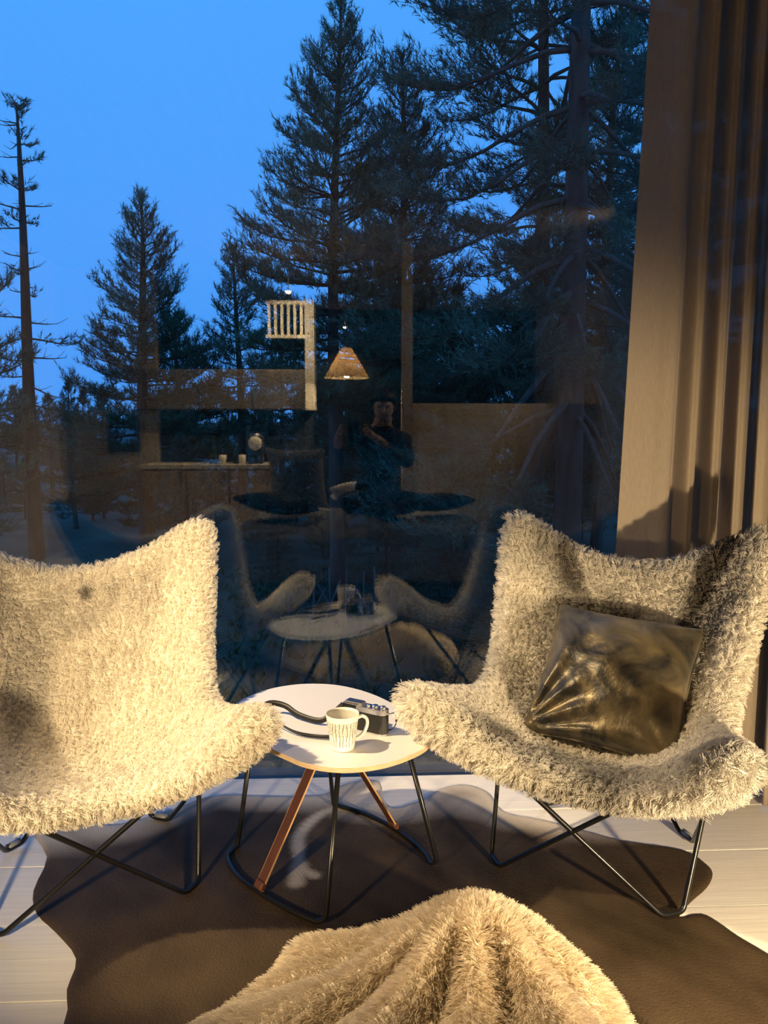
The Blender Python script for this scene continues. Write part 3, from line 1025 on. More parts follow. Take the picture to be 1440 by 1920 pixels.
def colour_right(ab, V):
    n1 = wave_noise(111, 15, 3)(V); n2 = wave_noise(112, 32, 3)(V)
    C = np.repeat((CREAM * np.array([.93, .94, .96]))[None], len(V), 0)
    k = np.maximum.reduce([.95 * blob(ab, -.40, .80, .20, .24, n1), .9 * blob(ab, 0, .35, .62, .42, n1), .85 * blob(ab, .62, .45, .26, .6, n1), .9 * blob(ab, -.62, -.72, .20, .2, n1),
                           .8 * blob(ab, .0, -.80, .7, .22, n1), .35 * blob(ab, 0, .8, .9, .3, n1), .45 * blob(ab, .75, -.8, .3, .3, n1)])
    k = np.clip(k * (.75 + .3 * n2), 0, .85)[:, None]
    C = C * (1 - k) + GREY * .62 * k
    s = np.maximum.reduce([.95 * blob(ab, .50, .74, .12, .42, n2), .8 * blob(ab, -.36, .84, .12, .14, n2), .8 * blob(ab, -.02, .28, .52, .40, n2), .5 * blob(ab, -.55, -.70, .10, .12, n2)])
    s = np.clip(s, 0, .95)[:, None]
    return C * (1 - s) + DARK * s


for (x, y_, deg, colf, sd, lab) in [
    (-.618, 1.774, 20.5, colour_left, 61, 'butterfly chair in cream curly sheepskin, its seat empty'),
    (.573, 1.817, -32.7, colour_right, 62, 'butterfly chair in grey-patched shaggy sheepskin holding the bronze cushion')]:
    ch = empty('butterfly_chair', (x, y_, .0078), math.radians(deg), lab, 'chair', 'sheepskin butterfly chairs')
    chair_frame(ch)
    make_sheepskin(ch, colf, sd, 90000, .0105 if sd == 61 else .014, lab, .7 if sd == 61 else .55)

# ------------------------------------------------------------------ cushion
def make_cushion():
    n = 48
    lin = np.linspace(-1, 1, n)
    A, B = np.meshgrid(lin, lin, indexing='ij')
    hw = .205
    pin = .10
    X = A * hw * (1 - pin * (1 - B ** 2) ** 1 * np.abs(A) ** 2 * .9)
    Y = B * hw * (1 - pin * (1 - A ** 2) ** 1 * np.abs(B) ** 2 * .9)
    prof = (np.clip(1 - A ** 2, 0, 1) * np.clip(1 - B ** 2, 0, 1)) ** .42
    # tension folds running out of the lower corners
    def folds(ca, cb, k, ph, w):
        dx, dy = A - ca, B - cb
        ang = np.arctan2(dy, dx); rr_ = np.hypot(dx, dy)
        return np.sin(ang * k + ph) * np.exp(-(rr_ / w) ** 2) * np.clip(rr_ * 2.2, 0, 1)
    wr = .016 * folds(-1.05, -1.0, 16, .4, .85) + .008 * folds(1, -1, 12, 1.2, .55) + .007 * folds(-1, 1, 10, 2, .4) + .006 * folds(1, 1, 11, .2, .35)
    nz = wave_noise(71, 4.2, 3)
    nn = nz(np.stack([A, B, 0 * A], -1))
    edge = np.clip((1 - np.maximum(np.abs(A), np.abs(B))) * 8, 0, 1)
    Zt = .075 * prof + (wr + .010 * nn) * edge
    Zb = -.055 * prof
    V = np.concatenate([np.stack([X, Y, Zt], -1).reshape(-1, 3), np.stack([X, Y, Zb], -1).reshape(-1, 3)])
    idx = np.arange(n * n).reshape(n, n)
    q = np.stack([idx[:-1, :-1], idx[1:, :-1], idx[1:, 1:], idx[:-1, 1:]], -1).reshape(-1, 4)
    bmx = bmesh.new()
    vs = [bmx.verts.new(v) for v in V]
    for f in q:
        bmx.faces.new([vs[i] for i in f]); bmx.faces.new([vs[i + n * n] for i in f[::-1]])
    bmesh.ops.remove_doubles(bmx, verts=bmx.verts, dist=.0004)
    x = Vector((.84, -.53, -.06)).normalized()
    up = Vector((.34, .50, .66)); up = (up - x * up.dot(x)).normalized()
    nrm = x.cross(up)
    R = Matrix((x, up, nrm)).transposed().to_4x4()
    c = Vector((.706, 1.985, .500)) + nrm * .0
    root = empty('cushion', c, 0, 'square bronze velvet cushion leaning in the grey-patched sheepskin chair', 'cushion')
    root.rotation_euler = R.to_euler()
    o = bm_obj('cover', bmx, M['velvet'], root, True)
    per = [(t, -1) for t in lin] + [(1, t) for t in lin[1:]] + [(t, 1) for t in lin[::-1][1:]] + [(-1, t) for t in lin[::-1][1:-1]]
    pts = []
    for a, b in per:
        pts.append((a * hw * (1 - pin * (1 - b * b) * .9 * a * a), b * hw * (1 - pin * (1 - a * a) * .9 * b * b), .001))
    tube('piping', fillet(pts, .012, True, 2), .0032, M['velvet'], root, 6, True)


make_cushion()

# ------------------------------------------------------------------ side table
TZ = .405
top_pts = [(-.336, 2.033), (-.330, 2.095), (-.300, 2.165), (-.252, 2.225), (-.187, 2.262), (-.125, 2.273), (-.056, 2.262), (.006, 2.226), (.062, 2.172), (.113, 2.099),
           (.155, 2.025), (.188, 1.945), (.203, 1.865), (.180, 1.795), (.124, 1.738), (.066, 1.702), (-.002, 1.686), (-.062, 1.695), (-.115, 1.722), (-.160, 1.765), (-.208, 1.815), (-.260, 1.880), (-.310, 1.952)]
ol = catmull(top_pts, 5, True)
tc_ = ol.mean(0)
table = empty('side_table', (tc_[0], tc_[1], .008), 0, 'low white side table with rounded triangular top on black wire legs', 'table')
tl = ol - tc_
bm = bmesh.new()
vs = [bm.verts.new((x, y_, TZ - .008 - .012)) for x, y_ in tl]
f = bm.faces.new(vs)
ex = bmesh.ops.extrude_face_region(bm, geom=[f])
tv_ = [v for v in ex['geom'] if isinstance(v, bmesh.types.BMVert)]
bmesh.ops.translate(bm, verts=tv_, vec=(0, 0, .012))
bmesh.ops.recalc_face_normals(bm, faces=bm.faces)
tt = bm_obj('tabletop', bm, M['table'], table)
tt.data.materials.append(M['ply'])
for p in tt.data.polygons:
    if abs(p.normal.z) < .5: p.material_index = 1
    p.use_smooth = False
LZ = TZ - .008 - .014
rA = [(-.318, 2.060), (-.340, 2.005), (-.301, 1.913), (-.237, 1.836), (-.150, 1.756), (-.075, 1.706)]
rB = [(-.060, 2.285), (-.028, 2.262), (.032, 2.222), (.124, 2.129), (.192, 2.018), (.214, 1.935)]
for rail, t0, t1, anchor in ((rA, (-.262, 2.020), (-.030, 1.760), 3), (rB, (-.085, 2.205), (.135, 1.905), 3)):
    sm = [(p[0], p[1]) for p in catmull(rail, 6)]
    pts = [(t0[0] - tc_[0], t0[1] - tc_[1], LZ), (sm[0][0] - tc_[0], sm[0][1] - tc_[1], .03)]
    pts += [(p[0] - tc_[0], p[1] - tc_[1], .0065) for p in sm[1:-1]]
    pts += [(sm[-1][0] - tc_[0] + .012, sm[-1][1] - tc_[1] - .004, .02), (t1[0] - tc_[0], t1[1] - tc_[1], LZ)]
    tube('leg_frame', fillet(pts, .022, False, 4), .0065, M['steel'], table, 8)
    # leather strap from under the top to the floor rail
    a = Vector((-.055 - tc_[0], 1.985 - tc_[1], LZ + .004)); bpt = Vector((rail[anchor][0] - tc_[0], rail[anchor][1] - tc_[1], .012))
    d = (bpt - a).normalized()
    side = d.cross(Vector((0, 0, 1))).normalized(); nrm = side.cross(d)
    # turn the strap's broad face along the rail
    L = (bpt - a).length
    Mx = Matrix((side, d, nrm)).transposed().to_4x4(); Mx.translation = (a + bpt) / 2
    bm = bmesh.new(); box(bm, (0, 0, 0), (.031, L, .0045), bev=.001, M=Mx)
    so = bm_obj('leather_strap', bm, M['strap_leather'], table)
    for s in (-1, 1):
        bm = bmesh.new(); box(bm, (s * .0158, 0, 0), (.0012, L * .99, .0040), M=Mx)
        bm_obj('strap_edge', bm, M['tan'], so)
    bm = bmesh.new(); box(bm, (0, L / 2 - .012, 0), (.034, .022, .017), bev=.004, M=Mx)
    bm_obj('strap_wrap', bm, M['strap_leather'], so)

# ------------------------------------------------------------------ mug
mug = empty('mug', (-.022, 1.795, TZ + .0005), 0, 'cream mug printed with bare grey trees on the white side table', 'mug')
mo = lathe('cup_body', [(0, .0035), (.022, .003), (.0255, .0), (.0275, .001), (.0300, .012), (.0345, .045), (.0385, .074), (.0402, .0865), (.0398, .0885)], M['mug'], mug, 48)
lathe('inner_glaze', [(.0398, .0885), (.0385, .0885), (.0372, .085), (.0330, .050), (.0285, .014), (.024, .008), (0, .007)], M['porcelain'], mug, 48)
hp = catmull([(.0375, 0, .072), (.050, 0, .0745), (.0615, 0, .066), (.0630, 0, .052), (.056, 0, .035), (.044, 0, .024), (.0318, 0, .019)], 5)
ho = tube('handle', hp, .0042, M['porcelain'], mug, 8)
ho.scale = (1, 1.35, 1)
mug.rotation_euler = (0, 0, math.radians(18))

# ------------------------------------------------------------------ film camera with strap
cdir = math.radians(-33)
camr = empty('film_camera', (.036, 1.905, TZ + .0005), cdir, 'old silver and black film camera with its strap on the white table', 'camera')
W_, D_, H_ = .132, .034, .070


def rbox(name, sx, sy, z0, z1, rad_, m, cx=0, cy=0, par=camr, bev=.002):
    pts = []
    for qx, qy, a0 in ((1, 1, 0), (-1, 1, 90), (-1, -1, 180), (1, -1, 270)):
        for k_ in range(6):
            a_ = math.radians(a0 + 90 * k_ / 5)
            pts.append((cx + qx * (sx / 2 - rad_) + rad_ * math.cos(a_), cy + qy * (sy / 2 - rad_) + rad_ * math.sin(a_)))
    b_ = bmesh.new()
    v0 = [b_.verts.new((x, y_, z0)) for x, y_ in pts]
    f_ = b_.faces.new(v0)
    g = bmesh.ops.extrude_face_region(b_, geom=[f_])
    tv2 = [v for v in g['geom'] if isinstance(v, bmesh.types.BMVert)]
    bmesh.ops.translate(b_, verts=tv2, vec=(0, 0, z1 - z0))
    bmesh.ops.recalc_face_normals(b_, faces=b_.faces)
    if bev:
        ed = [e_ for e_ in b_.edges if abs(e_.verts[0].co.z - e_.verts[1].co.z) < 1e-6]
        bmesh.ops.bevel(b_, geom=ed, offset=bev, segments=2, affect='EDGES')
    return bm_obj(name, b_, m, par)


rbox('base_plate', W_, D_, 0, .004, .0165, M['chrome'], bev=.0008)
rbox('body', W_ - .001, D_ - .001, .004, .052, .0160, M['cam_black'], bev=.0006)
rbox('top_plate', W_, D_, .052, .066, .0165, M['chrome'], bev=.0018)
rbox('viewfinder', .052, .026, .050, .0725, .004, M['chrome'], -.032, .001)
rbox('eyepiece', .040, .006, .050, .067, .002, M['cam_gloss'], -.040, -.0175, bev=.001)
for nm, cx, cy, r1, h1 in (('rewind_knob', .052, 0, .0075, .007), ('shutter_dial', .028, .001, .0085, .006), ('shutter_button', .011, -.004, .0045, .006)):
    o = lathe(nm, [(0, h1), (r1 * .8, h1), (r1, h1 - .001), (r1, 0)], M['chrome'], camr, 20); o.location = (cx, cy, .066)
lensr = lathe('lens_barrel', [(.024, 0), (.024, .012), (.0215, .013), (.0215, .024), (.019, .026), (.0165, .026)], M['chrome'], camr, 32)
lensr.location = (0, D_ / 2 - .002, .030); lensr.rotation_euler = (-PI / 2, 0, 0)
gl = lathe('lens_glass', [(.0165, 0), (.010, .003), (0, .004)], M['lens'], lensr, 24); gl.location = (0, 0, .022)
for s in (-1, 1):
    b_ = bmesh.new(); bmesh.ops.create_uvsphere(b_, u_segments=10, v_segments=8, radius=.0035)
    o = bm_obj('strap_lug', b_, M['chrome'], camr, True); o.location = (s * (W_ / 2 + .001), 0, .056)


def ribbon(name, pts, w, th, m, parent, roll):
    """flat strap: pts world, roll = how far the broad face stands up (1 upright, 0 flat)"""
    Pp = catmull(pts, 6); n = len(Pp)
    rl = np.interp(np.linspace(0, 1, n), np.linspace(0, 1, len(roll)), roll)
    T = np.gradient(Pp, axis=0); T /= np.linalg.norm(T, axis=1)[:, None]
    V = []
    for i in range(n):
        sd = np.cross(T[i], [0, 0, 1.]); sd /= np.linalg.norm(sd) + 1e-9
        up = np.cross(sd, T[i])
        a = rl[i] * PI / 2
        wv = sd * math.cos(a) + up * math.sin(a); nv = np.cross(T[i], wv)
        for s1, s2 in ((-1, -1), (1, -1), (1, 1), (-1, 1)):
            V.append(Pp[i] + wv * w / 2 * s1 + nv * th / 2 * s2)
    Fc = [(0, 3, 2, 1), tuple(range((n - 1) * 4, n * 4))]
    for i in range(n - 1):
        for k_ in range(4):
            Fc.append((i * 4 + k_, i * 4 + (k_ + 1) % 4, i * 4 + 4 + (k_ + 1) % 4, i * 4 + 4 + k_))
    o = mesh_np(name, V, Fc, m, None, True)
    o.parent = parent
    return o


inv = (Matrix.Translation(camr.location) @ Matrix.Rotation(cdir, 4, 'Z')).inverted()
lugL = Matrix.Translation(camr.location) @ Matrix.Rotation(cdir, 4, 'Z') @ Vector((-W_ / 2 - .003, 0, .056))
lugR = Matrix.Translation(camr.location) @ Matrix.Rotation(cdir, 4, 'Z') @ Vector((W_ / 2 + .003, 0, .056))
z = TZ
loop_w = [tuple(lugL), (-.050, 1.945, z + .030), (-.085, 1.945, z + .012), (-.142, 1.985, z + .014), (-.180, 2.020, z + .026), (-.222, 2.030, z + .030), (-.262, 2.005, z + .018), (-.292, 1.975, z + .010),
          (-.306, 1.995, z + .010), (-.286, 2.020, z + .022), (-.255, 2.000, z + .032), (-.222, 1.960, z + .028), (-.186, 1.915, z + .018), (-.135, 1.872, z + .009), (-.068, 1.848, z + .008), (-.020, 1.855, z + .008), (.0, 1.868, z + .010)]
ribbon('carry_strap', [tuple(inv @ Vector(p)) for p in loop_w], .015, .0020, M['strap'], camr, [.5, .8, .8, .75, .7, .7, .75, .85, .85, .8, .7, .65, .6, .6, .6, .6, .5])
loop_r = [tuple(lugR), tuple(lugR + Vector((.014, -.002, .002))), tuple(lugR + Vector((.020, .000, -.018))), tuple(lugR + Vector((.010, .004, -.040))), tuple(lugR + Vector((-.006, .018, -.050)))]
ribbon('strap_end', [tuple(inv @ Vector(p)) for p in loop_r], .009, .0018, M['strap'], camr, [.2, .1, .1, .1, .1])

# ------------------------------------------------------------------ cowhide rug
rug_pts = [(-.936, 2.193), (-.842, 2.045), (-.816, 1.889), (-.77, 1.793), (-.694, 1.716), (-.617, 1.625), (-.603, 1.53), (-.575, 1.435), (-.60, 1.25), (-.72, 1.05), (-.66, .86), (-.3, .80), (.1, .84), (.5, .80),
           (.86, .88), (1.02, 1.1), (.98, 1.35), (.97, 1.50), (.935, 1.575), (.898, 1.637), (.876, 1.689), (.85, 1.722), (.791, 1.712), (.846, 1.769), (.912, 1.825), (.957, 1.887), (.958, 1.94), (.925, 2.005),
           (.78, 2.057), (.678, 2.123), (.575, 2.186), (.470, 2.240), (.448, 2.351), (.413, 2.405), (.359, 2.426), (.29, 2.399), (.221, 2.326), (.194, 2.309), (.133, 2.278), (.102, 2.331), (.092, 2.455),
           (.033, 2.468), (-.03, 2.440), (-.09, 2.379), (-.139, 2.37), (-.274, 2.372), (-.396, 2.388), (-.477, 2.367), (-.548, 2.307), (-.640, 2.245), (-.719, 2.212), (-.830, 2.245)]
ro = catmull(rug_pts, 3, True)
V2, T2, nbd = fill_poly(ro, .0115)
dist = poly_dist(V2, ro)
und = wave_noise(81, 7, 2)(np.column_stack([V2, 0 * V2[:, :1]]))
Z = .0050 * np.clip(dist / .01, 0, 1) + .0008 + .0012 * np.clip(dist / .1, 0, 1) * (und + 1)
P3 = np.column_stack([V2, Z])
n1 = wave_noise(82, 9, 4)(P3 * [1, 1, 0]); n2 = wave_noise(83, 45, 3)(P3 * [1, 1, 0])
base = np.array([.052, .036, .022])
C = base[None] * (1 + .42 * n1 + .22 * n2)[:, None]
pale = np.array([.62, .56, .49])
k1 = np.clip(1.15 - dist / .12 + .3 * n1, 0, 1) * np.clip((V2[:, 1] - 2.02) / .12, 0, 1) * .75          # hide's lighter rim, with skylight from the window painted into it
k2 = np.clip(1.2 - np.hypot((V2[:, 0] - .10) / .22, (V2[:, 1] - 2.33) / .13) + .25 * n1, 0, 1) * .95
k3 = np.clip(1.2 - np.hypot((V2[:, 0] - .38) / .22, (V2[:, 1] - 2.29) / .12) + .3 * n1, 0, 1) * .6


def stroke(pts, w):
    q = catmull(pts, 5)
    return np.min(np.stack([np.hypot(V2[:, 0] - a, V2[:, 1] - b) for a, b in q]), 0) / w


mark = np.minimum.reduce([stroke([(-.02, 2.285), (-.095, 2.24), (-.150, 2.13), (-.150, 2.04)], .020), stroke([(-.150, 2.04), (-.138, 1.955), (-.100, 1.915)], .017), stroke([(-.142, 1.96), (-.146, 1.885)], .024)])
k4 = np.clip(1.6 - mark * 1.2, 0, 1) * .62
kk = np.maximum.reduce([k1, k2, k3, k4])[:, None]
C = C * (1 - kk) + pale * kk
b_idx = list(range(nbd))
V3 = np.concatenate([P3, np.column_stack([V2[:nbd], np.full(nbd, .0002)])])
F3 = list(T2) + [(i, len(P3) + i, len(P3) + (i + 1) % nbd, (i + 1) % nbd) for i in range(nbd)]
rug = mesh_np('cowhide_rug', V3, F3, M['rug'], None, True)
set_color(rug.data, 'fur_color', np.concatenate([C, C[:nbd]]))
tag(rug, 'dark brown cowhide rug with pale rim spread over the white planks', 'rug')

# ------------------------------------------------------------------ plush throw dropped on the rug
th_pts = [(-.46, 1.10), (-.40, 1.24), (-.315, 1.355), (-.225, 1.44), (-.150, 1.51), (-.135, 1.555), (-.10, 1.585), (-.03, 1.600), (.05, 1.595), (.15, 1.60), (.25, 1.602), (.35, 1.585), (.42, 1.545), (.465, 1.475), (.500, 1.40),
          (.515, 1.30), (.505, 1.16), (.46, 1.02), (.30, .92), (.08, .88), (-.15, .90), (-.34, .96), (-.45, 1.02)]
to = catmull(th_pts, 4, True)
V2, T2, nbd = fill_poly(to, .011)
d = poly_dist(V2, to)
x, y_ = V2[:, 0], V2[:, 1]
pk = (.26, 1.50)
ang = np.arctan2(y_ - pk[1], x - pk[0]); rr_ = np.hypot(x - pk[0], y_ - pk[1])
hill = .055 + .135 * np.exp(-((x - .25) / .17) ** 2 - ((y_ - 1.46) / .13) ** 2) + .055 * np.exp(-((x - .38) / .14) ** 2 - ((y_ - 1.25) / .16) ** 2) + .03 * np.exp(-((x - .05) / .2) ** 2 - ((y_ - 1.25) / .2) ** 2)
def crease(a0, w, amp, r0=.06, r1=.6):
    return amp * np.exp(-((np.angle(np.exp(1j * (ang - a0)))) / w) ** 2) * np.clip((rr_ - r0) / .1, 0, 1) * np.clip((r1 - rr_) / .2, 0, 1)
fold = (crease(-2.55, .07, -.035) + crease(-2.75, .10, .030) + crease(-2.30, .12, .034) + crease(-2.0, .08, -.030) + crease(-1.75, .14, .034) + crease(-1.45, .08, -.036) + crease(-1.2, .13, .036) + crease(-.88, .09, -.030) + crease(-.62, .15, .026)
        + crease(-2.95, .06, -.022, .1, .8) + crease(3.05, .08, .02, .1, .8))
nz = wave_noise(91, 16, 2)(np.column_stack([V2, 0 * x]))
Z = (hill + fold * .9 + .008 * nz) * np.sqrt(np.clip(1 - (1 - np.clip(d / .075, 0, 1)) ** 2, 0, 1)) + .010
Z = np.maximum(Z, .0125)
P3 = np.column_stack([V2, Z])
V3 = np.concatenate([P3, np.column_stack([V2[:nbd], np.full(nbd, .0090)])])
F3 = list(T2) + [(i, len(P3) + i, len(P3) + (i + 1) % nbd, (i + 1) % nbd) for i in range(nbd)]
thr = mesh_np('plush_throw', V3, F3, M['skin_base'], None, True)
tone = np.clip(.5 + .5 * wave_noise(92, 7, 2)(V3), 0, 1)[:, None]
C3 = np.array([.90, .80, .64])[None] * (.88 + .12 * tone)
set_color(thr.data, 'fur_color', C3 * .8)
tag(thr, 'cream plush fur throw dropped in a rumpled heap on the cowhide rug', 'blanket')
comb = V3 - np.array([pk[0], pk[1], .1]); comb /= np.linalg.norm(comb, axis=1)[:, None] + 1e-9
T3 = []
for f in F3:
    T3 += [tuple(f)] if len(f) == 3 else [(f[0], f[1], f[2]), (f[0], f[2], f[3])]
fur('plush_pile', thr, V3, np.array(T3), C3, np.full(len(V3), .019), 80000, M['wool_l'], comb * .7, clump=12000, clumpy=.4, curl=.12, grav=.15, K=4, rad=.0007, seed=93, lean=.16, rnd=.22)

# ------------------------------------------------------------------ curtain
def make_curtain():
    path = np.array([(.855, 2.405), (.945, 2.412), (1.01, 2.395), (1.12, 2.385), (1.23, 2.350), (1.33, 2.270), (1.44, 2.20), (1.58, 2.16), (1.75, 2.14), (1.95, 2.13)])
    base = catmull(path, 40)
    seg = np.r_[0, np.cumsum(np.linalg.norm(np.diff(base, axis=0), axis=1))]
    n = 360
    s = np.linspace(0, seg[-1], n)
    bx, by = np.interp(s, seg, base[:, 0]), np.interp(s, seg, base[:, 1])
    tx, ty = np.gradient(bx), np.gradient(by); ln = np.hypot(tx, ty); tx, ty = tx / ln, ty / ln
    nxv, nyv = ty, -tx                       # toward the room
    zs = np.linspace(.012, 2.50, 40)
    V, Fc = [], []
    r = np.random.default_rng(3)
    for j, z in enumerate(zs):
        f = z / 2.5
        # a broad flat leading panel, then deeper and tighter folds
        amp = np.interp(s, [0, .10, .17, .24, .5, 1.3], [.004, .006, .038, .055, .062, .055])
        ph = 2 * PI * (np.interp(s, [0, .16, .5, 1.3], [0, .55, 5.2, 17.0])) + .35 * math.sin(2.2 * f + .4)
        wv = np.sin(ph) + .30 * np.sin(2 * ph + .8 + f * .8)
        off = amp * (1.0 - .25 * f) * wv
        fl = .20 * np.clip((s - .45) / .35, 0, 1) * (1 - f) ** 2.2        # hem pushed into the room
        slide = .045 * f * np.clip(1 - s / .6, 0, 1)                   # leading edge drawn back at the rail
        X = bx + nxv * (off + fl * .35) + slide - .03 * (1 - f) * np.clip(1 - s / .3, 0, 1)
        Y = by + nyv * (off + fl) 
        Y = np.minimum(Y, 2.475)
        V += list(np.stack([X, Y, np.full(n, z)], 1))
    for j in range(len(zs) - 1):
        for i in range(n - 1):
            a = j * n + i
            Fc.append((a, a + 1, a + n + 1, a + n))
    root = empty('curtain', (.9, 2.4, 0), 0, 'beige linen curtain hanging in folds beside the window, behind the grey-patched sheepskin chair', 'curtain')
    V = np.array(V) - np.array([.9, 2.4, 0])
    o = mesh_np('curtain_cloth', V, Fc, M['curtain'], root, True)
    sm = o.modifiers.new('cloth_thickness', 'SOLIDIFY'); sm.thickness = .0015
    box_obj('curtain_rail', (.45, -.06, 2.525), (1.3, .03, .03), M['frame_dark'], root)


make_curtain()

# ------------------------------------------------------------------ the rest of the room (seen mirrored in the glass)
def spotlight(name, loc, target, power, label, size=95, blend=.6, radius=.04, lens_r=.032, group=None):
    t = empty(name, loc, 0, label, 'lamp', group)
    d = Vector(target) - Vector(loc)
    q = d.to_track_quat('-Z', 'Y')
    lathe('housing', [(lens_r * 1.5, .02), (lens_r * 1.5, -.008), (lens_r * 1.05, -.012), (lens_r, -.004)], M['metal'], t, 24)
    lathe('lens', [(0, -.030), (lens_r * .55, -.025), (lens_r * .9, -.013), (lens_r, -.004)], M['spot_lens'], t, 24)
    if loc[2] < ZC - .05: tube('stem', [(0, 0, .015), (0, 0, .1), (0, 0, ZC - loc[2])], .006, M['metal'], t, 6)
    ld = bpy.data.lights.new('spot_beam', 'SPOT'); ld.energy = power; ld.color = WARM; ld.spot_size = math.radians(size); ld.spot_blend = blend; ld.shadow_soft_size = radius
    lo = bpy.data.objects.new('spot_beam', ld); COL.objects.link(lo); lo.parent = t; lo.location = (0, 0, -.045); lo.rotation_euler = q.to_euler()
    return t


CL = ZC - .018
spotlight('ceiling_spotlight', (-1.75, 1.55, CL), (.02, 1.90, .4), P_CEIL, 'round ceiling spotlight near the window over the cream chair', 33)
spotlight('ceiling_spotlight', (2.2, -.4, CL), (-1.2, -2.2, .9), P_ROOM_FILL, 'added ceiling spotlight out of view by the right wall, brightening the kitchen', 85)  # unseen fill, added to brighten the kitchen in the mirrored room
spotlight('ceiling_spotlight', (-2.55, -.6, CL), (-.3, -1.6, .7), P_ROOM_FILL, 'added ceiling spotlight out of view by the left wall, brightening the bed', 95)  # second added fill, kept out of the mirrored view, lifts the bed end
spotlight('ceiling_spotlight', (-.55, -2.06, 2.40), (-.52, -2.4, 1.6), P_SPOT, 'round spotlight hanging above the white slatted rack', 150)
spotlight('ceiling_spotlight', (-.06, -4.9, 2.45), (-.06, -4.7, 0), P_SPOT * .2, 'round ceiling spotlight at the dark back wall', 120)


def reading_lamp(loc, head, target, power, label, size):
    """floor lamp with a cone head on a bent black stem"""
    t = empty('reading_lamp', loc, 0, label, 'lamp')
    lathe('lamp_base', [(0, .02), (.11, .018), (.12, .008), (.12, 0)], M['steel'], t, 32)
    h = Vector(head) - Vector(loc); d = (Vector(target) - Vector(head)).normalized()
    back = -d
    pts = [(0, 0, .015), (0, 0, max(.2, h.z - .12)), (h.x * .6 + back.x * .1, h.y * .6 + back.y * .1, h.z + .02), (h.x + back.x * .09, h.y + back.y * .09, h.z + back.z * .09)]
    tube('lamp_stem', fillet(pts, .12, False, 6), .008, M['steel'], t, 8)
    sh = lathe('lamp_shade', [(.022, .095), (.030, .09), (.085, -.05), (.083, -.05), (.028, .086), (0, .088)], M['steel'], t, 32)
    sh.location = h; sh.rotation_euler = d.to_track_quat('-Z', 'Y').to_euler()
    b = lathe('bulb', [(0, -.045), (.02, -.038), (.030, -.015), (.026, .01), (.014, .04), (0, .05)], M['bulb'], t, 20)
    b.location = h; b.rotation_euler = sh.rotation_euler
    ld = bpy.data.lights.new('lamp_beam', 'SPOT'); ld.energy = power; ld.color = WARM; ld.spot_size = math.radians(size); ld.spot_blend = .5; ld.shadow_soft_size = .028
    lo = bpy.data.objects.new('lamp_beam', ld); COL.objects.link(lo); lo.parent = t; lo.location = h + d * .055; lo.rotation_euler = sh.rotation_euler
    return t


reading_lamp((-.95, .52, 0), (-.83, .60, .60), (-.50, 2.0, .58), P_LEFT, 'short black reading lamp on the floor left of the bed, aimed at the cream chair', 78)
reading_lamp((1.16, .40, 0), (1.06, .56, .44), (.80, 2.0, .26), P_RIGHT, 'short black reading lamp on the floor right of the bed, aimed at the grey-patched chair', 92)

# pendant
pd = empty('pendant_lamp', (-.03, -2.0, 1.62), 0, 'cone pendant lamp glowing warm over the kitchen end', 'lamp')
lathe('lamp_shade', [(.035, .27), (.05, .262), (.205, .0), (.201, .0), (.046, .256)], M['shade'], pd, 40)
lathe('bulb', [(0, .07), (.03, .085), (.038, .11), (.025, .15), (.014, .19), (0, .195)], M['bulb'], pd, 20)
tube('cord', [(0, 0, .262), (0, 0, .6), (0, 0, ZC - 1.62)], .004, M['steel'], pd, 6)
ld = bpy.data.lights.new('pendant_light', 'POINT'); ld.energy = P_PEND; ld.color = WARM; ld.shadow_soft_size = .04
lo = bpy.data.objects.new('pendant_light', ld); COL.objects.link(lo); lo.parent = pd; lo.location = (0, 0, .045)

# kitchen run
KY = -2.02
kc = empty('kitchen_counter', (-1.3, KY - .3, 0), 0, 'oak kitchen base cabinet with three doors under the pale worktop', 'cabinet')
box_obj('body', (0, 0, .42), (1.18, .56, .76), M['cabinet'], kc)
box_obj('plinth', (0, .0, .02), (1.14, .5, .04), M['dark_wall'], kc)
for i in range(3):
    dr = box_obj('door', (-.39 + .39 * i, .29, .42), (.38, .02, .74), M['cabinet'], kc, bev=.002)
    box_obj('handle', (.14, .018, .30), (.012, .016, .12), M['metal'], dr, bev=.002)
wt = box_obj('worktop', (-1.3, KY - .3, .82), (1.22, .62, .04), M['worktop'], bev=.003)
tag(wt, 'pale kitchen worktop carrying bottles, cups and the round coffee maker', 'worktop')
box_obj('backsplash', (-1.14, KY - .64, 1.09), (1.55, .03, .50), M['dark_wall'])
tag(bpy.data.objects['backsplash'], 'charcoal backsplash panel behind the kitchen worktop', 'panel')
uc = empty('wall_cabinet', (-1.42, KY - .50, 1.34), 0, 'oak wall cabinet, darkened for weak light, above the kitchen worktop', 'cabinet')
box_obj('body', (0, 0, .19), (2.0, .40, .38), M['cabinet_dimmed'], uc)
for i in range(4):
    box_obj('door', (-.75 + .5 * i, .21, .19), (.49, .02, .36), M['cabinet_dimmed'], uc, bev=.002)
pt = box_obj('cabinet_post', (-.372, KY - .40, 1.845), (.088, .42, 1.01), M['cabinet_white']); tag(pt, 'cream end panel beside the wall cabinet under the spotlight', 'panel')
rk = empty('slatted_rack', (-.60, -2.30, 2.02), 0, 'white slatted rack hanging under the ceiling in the spotlight', 'rack')
for i in range(6):
    box_obj('slat', (-.15 + .06 * i, 0, .16), (.026, .02, .32), M['cabinet_white'], rk)
box_obj('rail', (0, 0, .31), (.36, .03, .03), M['cabinet_white'], rk)
box_obj('rail', (0, 0, .0), (.36, .03, .03), M['cabinet_white'], rk)
